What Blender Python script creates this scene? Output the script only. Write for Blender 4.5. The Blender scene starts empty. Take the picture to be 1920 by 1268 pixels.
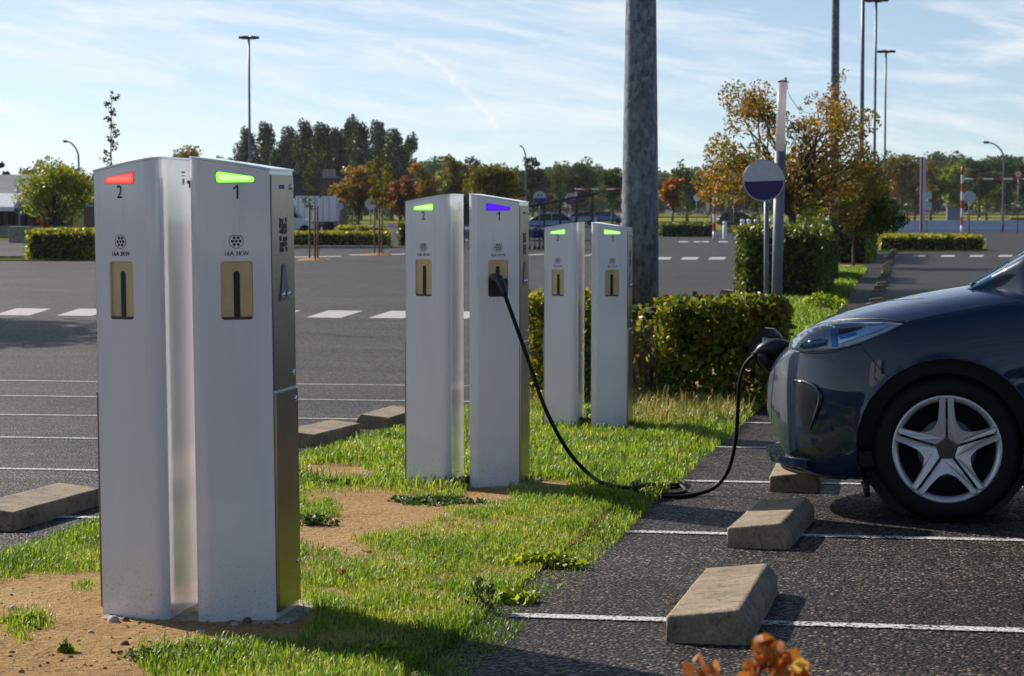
import bpy, bmesh, math, random
import numpy as np
from mathutils import Vector, Matrix
from mathutils.geometry import delaunay_2d_cdt
from mathutils.bvhtree import BVHTree
S = bpy.context.scene
COL = S.collection
R = math.radians
# ---------------------------------------------------------------- camera frame
FP = 3950.0                       # focal length in photograph pixels
TH = math.atan(740 / FP)          # the bays run along world Y, turned a little right of the view
PIT = math.atan(246 / FP)
CAMZ = 1.034
cF = np.array([-math.sin(TH), math.cos(TH), 0.0]); cR = np.array([math.cos(TH), math.sin(TH), 0.0])
FW = cF * math.cos(PIT) + np.array([0, 0, -math.sin(PIT)])
UP = cF * math.sin(PIT) + np.array([0, 0, math.cos(PIT)])
def prof(Z):                      # the lot falls away from the camera, then levels out
    if Z < -8: return -0.267
    if Z < 16: return .0334 * Z
    pts = [(16, .534), (20, .635), (25, .685), (35, .70), (80, .78), (150, .90), (250, 1.0), (5000, 1.0)]
    for (a, u), (b, v) in zip(pts, pts[1:]):
        if Z <= b: return u + (v - u) * (Z - a) / (b - a)
    return 1.0
def ray(px, py):
    return cR * ((px - 960) / FP) + UP * (-(py - 634) / FP) + FW
def P(px, py, Z):                 # the point seen at (px,py), Z metres ahead
    d = ray(px, py); t = Z / float(d @ cF)
    return Vector((d[0] * t, d[1] * t, CAMZ + d[2] * t))
def cam2w(x, Z, z=0.0):
    v = cR * x + cF * Z
    return Vector((v[0], v[1], -prof(Z) + z))
def Zof(x, y): return -math.sin(TH) * x + math.cos(TH) * y
def gz(x, y): return -prof(Zof(x, y))
def Gh(px, py, h):                # the point seen at (px,py) that is h above the ground
    d = ray(px, py); lo, hi = .5, 3000.0
    for _ in range(60):
        m = (lo + hi) / 2
        if CAMZ + d[2] * m / float(d @ cF) + prof(m) - h > 0: lo = m
        else: hi = m
    return P(px, py, lo)
def lift(Z): return .004 if Z < 7.2 else (.004 + .034*(Z-7.2)/1.6 if Z < 8.8 else .038)
def G(px, py):                    # the ground point seen at (px,py)
    d = ray(px, py); lo, hi = .5, 3000.0
    f = lambda Z: CAMZ + d[2] * Z / float(d @ cF) + prof(Z)
    for _ in range(60):
        m = (lo + hi) / 2
        if f(m) > 0: lo = m
        else: hi = m
    return P(px, py, lo)
def at(px, Z):                    # ground point under the column px at distance Z
    x = (px - 960) / FP * (Z * math.cos(PIT) + (CAMZ + prof(Z)) * math.sin(PIT))
    return cam2w(x, Z)
def hgt(py, Z):                   # height over the ground of what is seen at row py, Z ahead
    return P(960, py, Z).z + prof(Z)
def proj(V):                      # world -> photograph pixels
    V = np.asarray(V, float) - np.array([0, 0, CAMZ])
    d = V @ FW
    return 960 + FP * (V @ cR) / d, 634 - FP * (V @ UP) / d
def pm_w(px, Z): return Z / FP * px   # metres for px pixels at Z
# ---------------------------------------------------------------- object helpers
def tag(o, label=None, cat=None, group=None, kind=None):
    if label: o['label'] = label
    if cat: o['category'] = cat
    if group: o['group'] = group
    if kind: o['kind'] = kind
    return o
def empty(name, loc, rz=0, **k):
    o = bpy.data.objects.new(name, None); COL.objects.link(o); o.location = loc; o.rotation_euler.z = rz
    o.empty_display_size = .2
    return tag(o, **k)
def link(name, me, mat=None, parent=None, loc=None, **k):
    o = bpy.data.objects.new(name, me); COL.objects.link(o)
    if mat is not None and not me.materials:
        for m in (mat if isinstance(mat, (list, tuple)) else [mat]): me.materials.append(m)
    if parent is not None: o.parent = parent
    if loc is not None: o.location = loc
    return tag(o, **k)
def copy_tree(o, parent=None):
    c = o.copy(); COL.objects.link(c)
    if parent is not None: c.parent = parent
    for ch in list(o.children): copy_tree(ch, c)
    return c
def npmesh(name, V, F, smooth=False):
    V = np.asarray(V, np.float32).reshape(-1, 3); F = np.asarray(F, np.int32)
    k = F.shape[1]; me = bpy.data.meshes.new(name)
    me.vertices.add(len(V)); me.vertices.foreach_set('co', V.ravel())
    me.loops.add(F.size); me.loops.foreach_set('vertex_index', F.ravel())
    me.polygons.add(len(F)); me.polygons.foreach_set('loop_start', np.arange(0, F.size, k, dtype=np.int32))
    if smooth: me.polygons.foreach_set('use_smooth', np.ones(len(F), bool))
    me.update(calc_edges=True); return me
class MB:                         # collects shapes, becomes ONE mesh
    def __init__(s): s.bm = bmesh.new()
    def box(s, x0, x1, y0, y1, z0, z1, bev=0, M=None, mi=0, seg=2):
        c = [s.bm.verts.new((x, y, z)) for x in (x0, x1) for y in (y0, y1) for z in (z0, z1)]
        fs = [s.bm.faces.new([c[i] for i in q]) for q in ((0,1,3,2),(4,6,7,5),(0,4,5,1),(2,3,7,6),(0,2,6,4),(1,5,7,3))]
        for f in fs: f.material_index = mi
        if M is not None: bmesh.ops.transform(s.bm, matrix=M, verts=c)
        if bev:
            es = list({e for f in fs for e in f.edges})
            r = bmesh.ops.bevel(s.bm, geom=es, offset=bev, segments=seg, affect='EDGES', profile=.5)
            for f in r['faces']: f.material_index = mi; f.smooth = True
        return s
    def tube(s, pts, r, n=8, cap=True, mi=0, smooth=True):
        pts = [Vector(p) for p in pts]; rs = r if isinstance(r, (list, tuple)) else [r] * len(pts)
        rings = []; up = None
        for i, p in enumerate(pts):
            t = (pts[min(i + 1, len(pts) - 1)] - pts[max(i - 1, 0)]).normalized()
            if up is None:
                up = Vector((0, 0, 1)) if abs(t.z) < .9 else Vector((1, 0, 0))
            a = (up - t * up.dot(t)).normalized(); b = t.cross(a); up = a
            rings.append([s.bm.verts.new(p + (a * math.cos(2*math.pi*j/n) + b * math.sin(2*math.pi*j/n)) * rs[i]) for j in range(n)])
        for A, B in zip(rings, rings[1:]):
            for j in range(n):
                f = s.bm.faces.new((A[j], A[(j+1) % n], B[(j+1) % n], B[j])); f.smooth = smooth; f.material_index = mi
        if cap:
            f = s.bm.faces.new(rings[0][::-1]); f.material_index = mi
            f = s.bm.faces.new(rings[-1]); f.material_index = mi
        return s
    def lathe(s, prof_, n=24, M=None, mi=0, smooth=True):   # (radius, height) pairs round local z
        rings = []; vs = []
        for (r, h) in prof_:
            if r < 1e-6: v = [s.bm.verts.new((0, 0, h))]
            else: v = [s.bm.verts.new((r*math.cos(2*math.pi*j/n), r*math.sin(2*math.pi*j/n), h)) for j in range(n)]
            rings.append(v); vs += v
        for A, B in zip(rings, rings[1:]):
            for j in range(n):
                k = (j + 1) % n
                if len(A) == 1 and len(B) == 1: continue
                if len(A) == 1: q = (A[0], B[j], B[k])
                elif len(B) == 1: q = (A[j], A[k], B[0])
                else: q = (A[j], A[k], B[k], B[j])
                f = s.bm.faces.new(q); f.smooth = smooth; f.material_index = mi
        if M is not None: bmesh.ops.transform(s.bm, matrix=M, verts=vs)
        return s
    def prism(s, pts, h0, h1, M=None, bev=0, mi=0, smooth=False):   # outline in local xy, between h0 and h1
        a = [s.bm.verts.new((p[0], p[1], h0)) for p in pts]; b = [s.bm.verts.new((p[0], p[1], h1)) for p in pts]
        n = len(pts); side = [s.bm.faces.new((a[i], a[(i+1) % n], b[(i+1) % n], b[i])) for i in range(n)]
        top = s.bm.faces.new(b); bot = s.bm.faces.new(a[::-1])
        for f in side + [top, bot]: f.material_index = mi
        if M is not None: bmesh.ops.transform(s.bm, matrix=M, verts=a + b)
        if bev:
            r = bmesh.ops.bevel(s.bm, geom=list(top.edges), offset=bev, segments=2, affect='EDGES', profile=.5)
            for f in r['faces']: f.smooth = True; f.material_index = mi
        if smooth:
            for f in side:
                if f.is_valid: f.smooth = True
        return s
    def quad(s, *p, mi=0):
        f = s.bm.faces.new([s.bm.verts.new(q) for q in p]); f.material_index = mi; return s
    def mesh(s, name, recalc=True):
        if recalc: bmesh.ops.recalc_face_normals(s.bm, faces=s.bm.faces)
        me = bpy.data.meshes.new(name); s.bm.to_mesh(me); s.bm.free(); return me
    def build(s, name, mat, parent=None, loc=None, recalc=True, **k):
        return link(name, s.mesh(name, recalc), mat, parent, loc, **k)
FRONT = Matrix(((1,0,0,0),(0,0,1,0),(0,1,0,0),(0,0,0,1)))      # local xy -> world xz, height -> y
def rrect(x0, x1, y0, y1, r, n=5):
    out = []
    for cx, cy, a in ((x1-r, y1-r, 0), (x0+r, y1-r, 90), (x0+r, y0+r, 180), (x1-r, y0+r, 270)):
        for i in range(n + 1):
            t = R(a + 90*i/n); out.append((cx + r*math.cos(t), cy + r*math.sin(t)))
    return out
def smooth_path(P_, n=8):         # Catmull-Rom
    P_ = [Vector(p) for p in P_]; P_ = [P_[0]*2 - P_[1]] + P_ + [P_[-1]*2 - P_[-2]]; out = []
    for i in range(1, len(P_) - 2):
        a, b, c, d = P_[i-1:i+3]
        for j in range(n):
            t = j / n
            out.append(.5*((2*b) + (c-a)*t + (2*a-5*b+4*c-d)*t*t + (3*b-a-3*c+d)*t**3))
    out.append(P_[-2]); return out
def text_mesh(body, size, M, thick=.0006, align='CENTER', squeeze=1.0):
    cu = bpy.data.curves.new('lettering', 'FONT'); cu.body = body; cu.size = size; cu.align_x = align; cu.align_y = 'CENTER'; cu.extrude = thick/2
    o = bpy.data.objects.new('lettering', cu); COL.objects.link(o)
    bpy.context.view_layer.update()
    me = bpy.data.meshes.new_from_object(o.evaluated_get(bpy.context.evaluated_depsgraph_get()))
    bpy.data.objects.remove(o); bpy.data.curves.remove(cu)
    me.transform(M @ Matrix.Diagonal((squeeze, 1, 1, 1))); me.name = 'lettering'; me.materials.clear(); return me
# ---------------------------------------------------------------- materials
class NT:
    def __init__(s, name):
        s.m = bpy.data.materials.new(name); s.m.use_nodes = True; s.t = s.m.node_tree; s.n = s.t.nodes; s.l = s.t.links
        s.n.clear(); s.out = s.n.new('ShaderNodeOutputMaterial')
    def new(s, t, **k):
        n = s.n.new('ShaderNode' + t)
        for a, b in k.items():
            if hasattr(n, a) and not (a in [i.name for i in n.inputs]): setattr(n, a, b)
            else: n.inputs[a].default_value = b
        return n
    def noise(s, scale, detail=4, rough=.55, co=None, dist=0):
        n = s.new('TexNoise'); n.inputs['Scale'].default_value = scale; n.inputs['Detail'].default_value = detail
        n.inputs['Roughness'].default_value = rough; n.inputs['Distortion'].default_value = dist
        if co is not None: s.l.new(co, n.inputs['Vector'])
        return n.outputs['Fac']
    def ramp(s, fac, stops, interp='LINEAR'):
        n = s.new('ValToRGB'); e = n.color_ramp.elements; n.color_ramp.interpolation = interp
        while len(e) < len(stops): e.new(.5)
        for x, (p, c) in zip(e, stops): x.position = p; x.color = (*c, 1) if len(c) == 3 else c
        s.l.new(fac, n.inputs['Fac']); return n.outputs['Color']
    def g(s, fac, a, b): return s.ramp(fac, [(a, (0,0,0)), (b, (1,1,1))])
    def mix(s, fac, a, b, blend='MIX'):
        n = s.new('Mix'); n.data_type = 'RGBA'; n.blend_type = blend
        for sock, v in ((n.inputs[0], fac), (n.inputs[6], a), (n.inputs[7], b)):
            if isinstance(v, (int, float)): sock.default_value = v
            elif isinstance(v, tuple): sock.default_value = (*v, 1) if len(v) == 3 else v
            else: s.l.new(v, sock)
        return n.outputs[2]
    def math(s, op, a, b=0.0):
        n = s.new('Math'); n.operation = op
        for sock, v in ((n.inputs[0], a), (n.inputs[1], b)):
            if isinstance(v, (int, float)): sock.default_value = v
            else: s.l.new(v, sock)
        return n.outputs[0]
    def obj(s): return s.new('TexCoord').outputs['Object']
    def pos(s): return s.new('NewGeometry').outputs['Position']
    def mapped(s, co, scale):
        n = s.new('Mapping'); n.inputs['Scale'].default_value = scale; s.l.new(co, n.inputs['Vector']); return n.outputs['Vector']
    def bump(s, h, strength=.3, dist=.01, prev=None):
        n = s.new('Bump'); n.inputs['Strength'].default_value = strength; n.inputs['Distance'].default_value = dist
        s.l.new(h, n.inputs['Height'])
        if prev is not None: s.l.new(prev, n.inputs['Normal'])
        return n.outputs['Normal']
    def bsdf(s, color, rough=.5, metal=0, nrm=None, out=True, **k):
        b = s.new('BsdfPrincipled')
        for nm, v in [('Base Color', color), ('Roughness', rough), ('Metallic', metal)] + list(k.items()):
            if isinstance(v, (int, float)): b.inputs[nm].default_value = v
            elif isinstance(v, tuple): b.inputs[nm].default_value = (*v, 1) if len(v) == 3 else v
            else: s.l.new(v, b.inputs[nm])
        if nrm is not None: s.l.new(nrm, b.inputs['Normal'])
        if out: s.l.new(b.outputs[0], s.out.inputs['Surface'])
        return b.outputs[0]
def simple(name, c, rough=.5, metal=0, var=.25, scale=6, bump=.08, fine=120, **k):
    t = NT(name); o = t.obj()
    n1 = t.noise(scale, 5, .6, o); n2 = t.noise(fine, 3, .6, o)
    f = t.math('ADD', t.math('MULTIPLY', n1, .7), t.math('MULTIPLY', n2, .3))
    lo = tuple(x * (1 - var) for x in c); hi = tuple(min(1, x * (1 + var)) for x in c)
    col = t.ramp(f, [(.3, lo), (.7, hi)])
    r = t.math('ADD', t.math('MULTIPLY', n1, .2), max(0, rough - .1))
    t.bsdf(col, r, metal, t.bump(n2, bump, .004) if bump else None, **k); return t.m
def leafmat(name, cols, trans=.45, nscale=1.5, gloss=True):
    t = NT(name); o = t.obj()
    rnd = t.new('NewGeometry').outputs['Random Per Island']; n = t.noise(nscale, 2, .5, o)
    f = t.math('ADD', t.math('MULTIPLY', rnd, .55), t.math('MULTIPLY', n, .9)); f = t.math('SUBTRACT', f, .22)
    k = len(cols); col = t.ramp(f, [((i + .5) / k, c) for i, c in enumerate(cols)])
    b = t.bsdf(col, .45 if gloss else .8, 0, out=False, **{'Specular IOR Level': .5 if gloss else .15})
    tr = t.new('BsdfTranslucent'); t.l.new(t.mix(1.0, col, (1.6, 1.5, .8), 'MULTIPLY'), tr.inputs['Color'])
    mx = t.new('MixShader'); mx.inputs[0].default_value = trans
    t.l.new(b, mx.inputs[1]); t.l.new(tr.outputs[0], mx.inputs[2]); t.l.new(mx.outputs[0], t.out.inputs['Surface']); return t.m
def emit(name, c, s):
    t = NT(name); o = t.obj(); n = t.noise(25, 2, .5, o)
    col = t.mix(n, tuple(x*.8 for x in c), c)
    t.bsdf((.02,.02,.02), .25, 0, **{'Emission Color': col, 'Emission Strength': s}); return t.m
def asphalt():
    t = NT('asphalt'); p = t.pos()
    v = t.new('TexVoronoi'); v.inputs['Scale'].default_value = 85; t.l.new(p, v.inputs['Vector'])
    d = v.outputs['Distance']; cr = t.new('SeparateColor'); t.l.new(v.outputs['Color'], cr.inputs[0])
    stone = t.ramp(cr.outputs[0], [(0, (.008,.007,.0065)), (.5, (.027,.0235,.0215)), (.78, (.062,.053,.048)), (1, (.28,.24,.21))])
    gap = t.g(d, .35, .62); gap2 = t.mix(gap, (1,1,1), (.35,.34,.34))
    c = t.mix(1.0, stone, gap2, 'MULTIPLY')
    big = t.noise(.35, 5, .6, p, .4); mid = t.noise(2.5, 4, .65, p)
    c = t.mix(1.0, c, t.ramp(big, [(.3, (.60,.59,.60)), (.7, (1.38,1.30,1.24))]), 'MULTIPLY')
    c = t.mix(1.0, c, t.ramp(mid, [(.3, (.82,.82,.82)), (.7, (1.2,1.18,1.15))]), 'MULTIPLY')
    stain = t.noise(.9, 6, .7, p, 1.2); c = t.mix(t.math('MULTIPLY', t.g(stain, .60, .72), .45), c, (.045,.036,.030))
    st = t.noise(1, 5, .7, t.mapped(p, (.35, 4.5, 1))); c = t.mix(1.0, c, t.ramp(st, [(.35, (.74,.73,.73)), (.65, (1.25,1.22,1.18))]), 'MULTIPLY')
    s2 = t.noise(1, 5, .7, t.mapped(p, (.07, .9, 1)), .5); c = t.mix(1.0, c, t.ramp(s2, [(.35, (.70,.68,.67)), (.62, (1.22,1.20,1.17))]), 'MULTIPLY')
    tk = t.noise(1, 6, .7, t.mapped(p, (.9, .12, 1)), 1.0); c = t.mix(t.math('MULTIPLY', t.g(tk, .58, .70), .35), c, (.012,.011,.011))
    cr_ = t.new('TexVoronoi'); cr_.feature = 'DISTANCE_TO_EDGE'; cr_.inputs['Scale'].default_value = .33
    wv = t.new('Mix'); wv.data_type = 'VECTOR'; nn = t.new('TexNoise'); nn.inputs['Scale'].default_value = 1.6; t.l.new(p, nn.inputs['Vector'])
    wv.inputs[0].default_value = .25; t.l.new(p, wv.inputs[4]); t.l.new(nn.outputs['Color'], wv.inputs[5]); t.l.new(wv.outputs[1], cr_.inputs['Vector'])
    crack = t.ramp(cr_.outputs['Distance'], [(0, (1,1,1)), (.004, (0,0,0))])
    c = t.mix(t.math('MULTIPLY', crack, .35), c, (.01,.01,.01))
    h = t.math('SUBTRACT', 1.0, t.math('MULTIPLY', d, 1.0)); h = t.math('ADD', h, t.math('MULTIPLY', cr.outputs[1], .5))
    n = t.bump(mid, .25, .02); n = t.bump(h, 1.0, .007, n)
    t.bsdf(c, t.ramp(cr.outputs[2], [(0, (.32,)*3), (.5, (.65,)*3), (1, (.85,)*3)]), 0, n, **{'Specular IOR Level': .2}); return t.m
def paintline(name='road_paint', c=(.62,.61,.60), lo=.40, hi=.50):
    t = NT(name); p = t.pos()
    v = t.new('TexVoronoi'); v.inputs['Scale'].default_value = 85; t.l.new(p, v.inputs['Vector'])
    n = t.noise(7, 5, .7, p); n2 = t.noise(70, 3, .6, p)
    col = t.mix(n2, tuple(x*.8 for x in c), c)
    b = t.bsdf(col, .6, 0, t.bump(t.math('SUBTRACT', 1.0, v.outputs['Distance']), .6, .004), out=False)
    f = t.math('ADD', t.math('MULTIPLY', n, .62), t.math('SUBTRACT', .55, t.math('MULTIPLY', v.outputs['Distance'], .62)))
    a = t.g(f, lo, hi); tr = t.new('BsdfTransparent'); mx = t.new('MixShader')
    t.l.new(a, mx.inputs[0]); t.l.new(tr.outputs[0], mx.inputs[1]); t.l.new(b, mx.inputs[2]); t.l.new(mx.outputs[0], t.out.inputs['Surface']); return t.m
def soilmat():
    t = NT('soil'); p = t.pos()
    a = t.noise(1.8, 6, .65, p); b = t.noise(30, 5, .7, p); c_ = t.noise(180, 2, .6, p)
    f = t.math('ADD', t.math('MULTIPLY', a, .6), t.math('MULTIPLY', b, .4))
    c = t.ramp(f, [(.30, (.22,.12,.045)), (.5, (.48,.29,.125)), (.7, (.62,.42,.21))])
    c = t.mix(1.0, c, t.ramp(c_, [(.3, (.75,.75,.75)), (.7, (1.2,1.2,1.2))]), 'MULTIPLY')
    t.bsdf(c, .95, 0, t.bump(b, 1.0, .035, t.bump(c_, .8, .008)), **{'Specular IOR Level': .1}); return t.m
def turfmat(name, cols):
    t = NT(name); p = t.pos()
    a = t.noise(.25, 5, .65, p); b = t.noise(9, 5, .7, p)
    f = t.math('ADD', t.math('MULTIPLY', a, .6), t.math('MULTIPLY', b, .4))
    c = t.ramp(f, [(.33, cols[0]), (.5, cols[1]), (.68, cols[2])])
    t.bsdf(c, .95, 0, t.bump(b, .8, .05), **{'Specular IOR Level': 0.0}); return t.m
def postpaint():
    t = NT('white_enamel'); o = t.obj()
    inf = t.new('ObjectInfo').outputs['Random']; va = t.new('VectorMath'); va.operation = 'ADD'; cmb = t.new('CombineXYZ'); t.l.new(t.math('MULTIPLY', inf, 37.0), cmb.inputs[2]); t.l.new(t.math('MULTIPLY', inf, 11.0), cmb.inputs[0]); t.l.new(o, va.inputs[0]); t.l.new(cmb.outputs[0], va.inputs[1]); oo = va.outputs[0]
    a = t.noise(3, 4, .5, t.mapped(oo, (1.6, 1.6, .35)), .8); b = t.noise(9, 6, .7, oo); dr = t.noise(1, 4, .6, t.mapped(oo, (45, 45, 1.6)), .3)
    c = t.ramp(a, [(.3, (.78,.76,.79)), (.7, (.88,.86,.88))])
    top = t.new('SeparateXYZ'); t.l.new(o, top.inputs[0]); tm = t.ramp(top.outputs['Z'], [(.55, (.15,.15,.15)), (1.0, (1,1,1))])
    c = t.mix(t.math('MULTIPLY', t.math('MULTIPLY', t.g(dr, .54, .70), tm), .16), c, (.40,.38,.42))
    sp = t.noise(130, 3, .7, o); z = t.new('SeparateXYZ'); t.l.new(o, z.inputs[0])
    low = t.ramp(z.outputs['Z'], [(0, (1,1,1)), (.30, (0,0,0))])         # mud thrown up by rain
    m = t.math('MULTIPLY', t.g(sp, .59, .66), low); c = t.mix(t.math('MULTIPLY', m, .6), c, (.13,.09,.06))
    film = t.math('MULTIPLY', t.math('MULTIPLY', low, t.g(b, .4, .7)), .35); c = t.mix(film, c, (.42,.34,.27))
    t.bsdf(c, t.ramp(b, [(.3, (.14,)*3), (.7, (.26,)*3)]), 0, t.bump(t.noise(2.2, 2, .4, t.mapped(oo, (1.6, 1.6, .6))), .35, .02), **{'Coat Weight': 1.0, 'Coat Roughness': .06}); return t.m
def brushed(name, c, rough=.3, axis=(2, 2, 90)):
    t = NT(name); o = t.obj(); n = t.noise(6, 4, .7, t.mapped(o, axis)); m = t.noise(4, 4, .6, o)
    col = t.ramp(m, [(.3, tuple(x*.8 for x in c)), (.7, c)])
    t.bsdf(col, t.ramp(n, [(.3, (rough*.97,)*3), (.7, (rough*1.03,)*3)]), 1, None); return t.m
def concrete(name='weathered_concrete', c=(.30,.225,.145)):
    t = NT(name); o = t.pos()
    a = t.noise(5, 6, .65, o); b = t.noise(90, 4, .7, o); s_ = t.noise(14, 5, .75, o, .8)
    col = t.ramp(a, [(.3, tuple(x*.7 for x in c)), (.7, tuple(x*1.25 for x in c))])
    col = t.mix(1.0, col, t.ramp(b, [(.3, (.7,.7,.7)), (.65, (1.15,1.15,1.15))]), 'MULTIPLY')
    col = t.mix(t.math('MULTIPLY', t.g(s_, .50, .66), .75), col, (.06,.045,.03))
    t.bsdf(col, .9, 0, t.bump(b, .7, .004, t.bump(s_, .3, .01))); return t.m
def galv():
    t = NT('galvanised_steel'); o = t.obj()
    v = t.new('TexVoronoi'); v.inputs['Scale'].default_value = 32; t.l.new(t.mapped(o, (1,1,.55)), v.inputs['Vector'])
    cr = t.new('SeparateColor'); t.l.new(v.outputs['Color'], cr.inputs[0]); n = t.noise(3, 5, .7, t.mapped(o, (2, 2, .4))); n2 = t.noise(20, 4, .7, o)
    c = t.ramp(t.math('ADD', t.math('MULTIPLY', cr.outputs[0], .35), t.math('MULTIPLY', n2, .65)), [(.3, (.085,.095,.115)), (.7, (.22,.24,.27))])
    c = t.mix(1.0, c, t.ramp(n, [(.35, (.75,.75,.78)), (.65, (1.2,1.2,1.2))]), 'MULTIPLY')
    t.bsdf(c, .5, .55, t.bump(n2, .1, .003)); return t.m
def carpaint(name='navy_car_paint', c=(.0010,.0100,.040)):
    t = NT(name); o = t.obj(); n = t.noise(700, 2, .5, o); d = t.noise(5, 5, .6, o)
    col = t.mix(n, tuple(x*.7 for x in c), tuple(x*1.5 for x in c))
    t.bsdf(col, t.ramp(d, [(.3, (.35,)*3), (.7, (.45,)*3)]), .15, None, **{'Coat Weight': 1.0, 'Coat Roughness': .015, 'Coat IOR': 1.5, 'Specular IOR Level': .1}); return t.m
def glassmat(name, c=(.9,.95,1), rough=.02, alpha=.25, dark=(.02,.03,.04)):
    t = NT(name); g = t.bsdf(dark, rough, 0, t.bump(t.noise(3, 2, .5, t.obj()), .02, .01), out=False, **{'Specular IOR Level': .8})
    tr = t.new('BsdfTransparent'); tr.inputs[0].default_value = (*c, 1); mx = t.new('MixShader')
    fr = t.new('Fresnel'); fr.inputs['IOR'].default_value = 1.5
    t.l.new(t.math('MINIMUM', t.math('ADD', fr.outputs[0], alpha), 1.0), mx.inputs[0]); t.l.new(tr.outputs[0], mx.inputs[1]); t.l.new(g, mx.inputs[2]); t.l.new(mx.outputs[0], t.out.inputs['Surface']); return t.m
M = {}
M['asphalt'] = asphalt(); M['paint'] = paintline(); M['paint2'] = paintline('crossing_paint', (.50,.47,.46), .28, .40)
M['soil'] = soilmat(); M['post'] = postpaint(); M['steel'] = brushed('stainless_steel', (.37,.31,.235), .28, (2,2,60)); M['brass'] = simple('brushed_brass_plate', (.62,.46,.24), .38, .45, var=.15, scale=14, bump=0)
M['black'] = simple('black_plastic', (.012,.012,.014), .4, bump=.05); M['rubber'] = simple('rubber', (.004,.004,.0045), .62, var=.3, scale=20, bump=.15, **{'Specular IOR Level': .25})
M['ink'] = simple('black_print', (.010,.010,.012), .5, bump=0); M['blueink'] = simple('blue_print', (.02,.10,.45), .5, bump=0)
M['conc'] = concrete(); M['pad'] = concrete('pale_concrete', (.42,.36,.28)); M['galv'] = galv(); M['navy'] = carpaint()
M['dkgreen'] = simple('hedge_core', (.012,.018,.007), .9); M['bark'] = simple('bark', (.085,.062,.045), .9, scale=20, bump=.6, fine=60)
M['greymetal'] = simple('grey_painted_metal', (.14,.155,.185), .45, .2); M['white'] = simple('white_paint', (.78,.79,.81), .45); M['signpurple'] = simple('purple_sign_film', (.035,.010,.105), .45)
M['signwhite'] = simple('white_sign_film', (.55,.57,.62), .5, var=.12, scale=12); M['red'] = simple('red_paint', (.52,.05,.03), .5)
M['silver'] = simple('silver_wheel_paint', (.60,.58,.60), .28, .5, var=.10); M['hub'] = simple('dull_brown_grey_plastic', (.055,.045,.042), .5)
M['chrome'] = simple('chrome', (.75,.78,.82), .08, 1, var=.05, bump=0); M['lens'] = glassmat('clear_lens', (.80,.90,1), .02, .10); M['window'] = glassmat('tinted_window', (.25,.35,.42), .02, .35, (.01,.015,.02))
M['clearpane'] = glassmat('clear_pane', (.8,.83,.85), .05, .03)
M['grn'] = emit('green_led', (.30,1.0,.10), 1.0); M['rd'] = emit('red_led', (1.0,.065,.055), 1.0); M['bl'] = emit('blue_led', (.05,.0,.92), .95)
M['grass'] = leafmat('grass_blades', [(.04,.080,.006), (.10,.185,.010), (.18,.29,.018), (.36,.37,.07)], .5, 2.2)
M['drygrass'] = leafmat('dry_grass_blades', [(.10,.13,.02), (.20,.19,.05), (.34,.26,.11)], .45)
M['weed'] = leafmat('weed_leaves', [(.02,.05,.008), (.05,.10,.015), (.10,.16,.02)], .3, 3)
M['weedy'] = leafmat('bright_weed_leaves', [(.12,.20,.01), (.22,.30,.02), (.34,.36,.02)], .5, 3)
M['turf'] = turfmat('short_turf', [(.06,.09,.015), (.11,.15,.02), (.19,.19,.04)])
M['field'] = turfmat('far_meadow', [(.12,.15,.03), (.19,.21,.04), (.30,.28,.07)])
M['hedge'] = leafmat('hedge_leaves', [(.025,.048,.005), (.055,.090,.006), (.13,.165,.010), (.28,.24,.02), (.22,.09,.02)], .46, 3.5)
M['hedgeg'] = leafmat('green_hedge_leaves', [(.022,.040,.005), (.05,.08,.006), (.11,.14,.010), (.22,.22,.015)], .38, 3)
M['hedgey'] = leafmat('yellowing_hedge_leaves', [(.05,.075,.006), (.13,.16,.010), (.28,.27,.014), (.45,.34,.02)], .45, 1.6)
M['l_green'] = leafmat('green_leaves', [(.03,.055,.010), (.05,.085,.012), (.09,.12,.015)], .3, .35, gloss=False)
M['l_dark'] = leafmat('dark_leaves', [(.016,.030,.012), (.032,.052,.018), (.06,.08,.022)], .3, .3, gloss=False)
M['l_lime'] = leafmat('lime_leaves', [(.07,.11,.010), (.14,.19,.012), (.26,.27,.015)], .45, .8)
M['l_gold'] = leafmat('golden_leaves', [(.07,.075,.012), (.14,.12,.016), (.24,.17,.02)], .35, .35, gloss=False)
M['l_rust'] = leafmat('rusty_autumn_leaves', [(.07,.13,.012), (.09,.13,.012), (.18,.11,.012), (.30,.13,.018), (.44,.24,.03)], .45, 1.6)
M['l_red'] = leafmat('red_autumn_leaves', [(.08,.06,.012), (.20,.05,.015), (.34,.10,.015)], .4, .7)
M['l_flame'] = leafmat('flame_leaves', [(.14,.11,.012), (.30,.14,.014), (.38,.10,.02), (.42,.26,.03)], .4, 1.0)
M['l_blur'] = leafmat('brown_orange_leaves', [(.20,.07,.01), (.34,.13,.03), (.42,.12,.035), (.46,.22,.06), (.60,.48,.16)], .4, 22)
M['l_orange'] = leafmat('orange_autumn_leaves', [(.30,.10,.010), (.45,.16,.012), (.50,.06,.02), (.55,.36,.03)], .5, 14)
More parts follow.
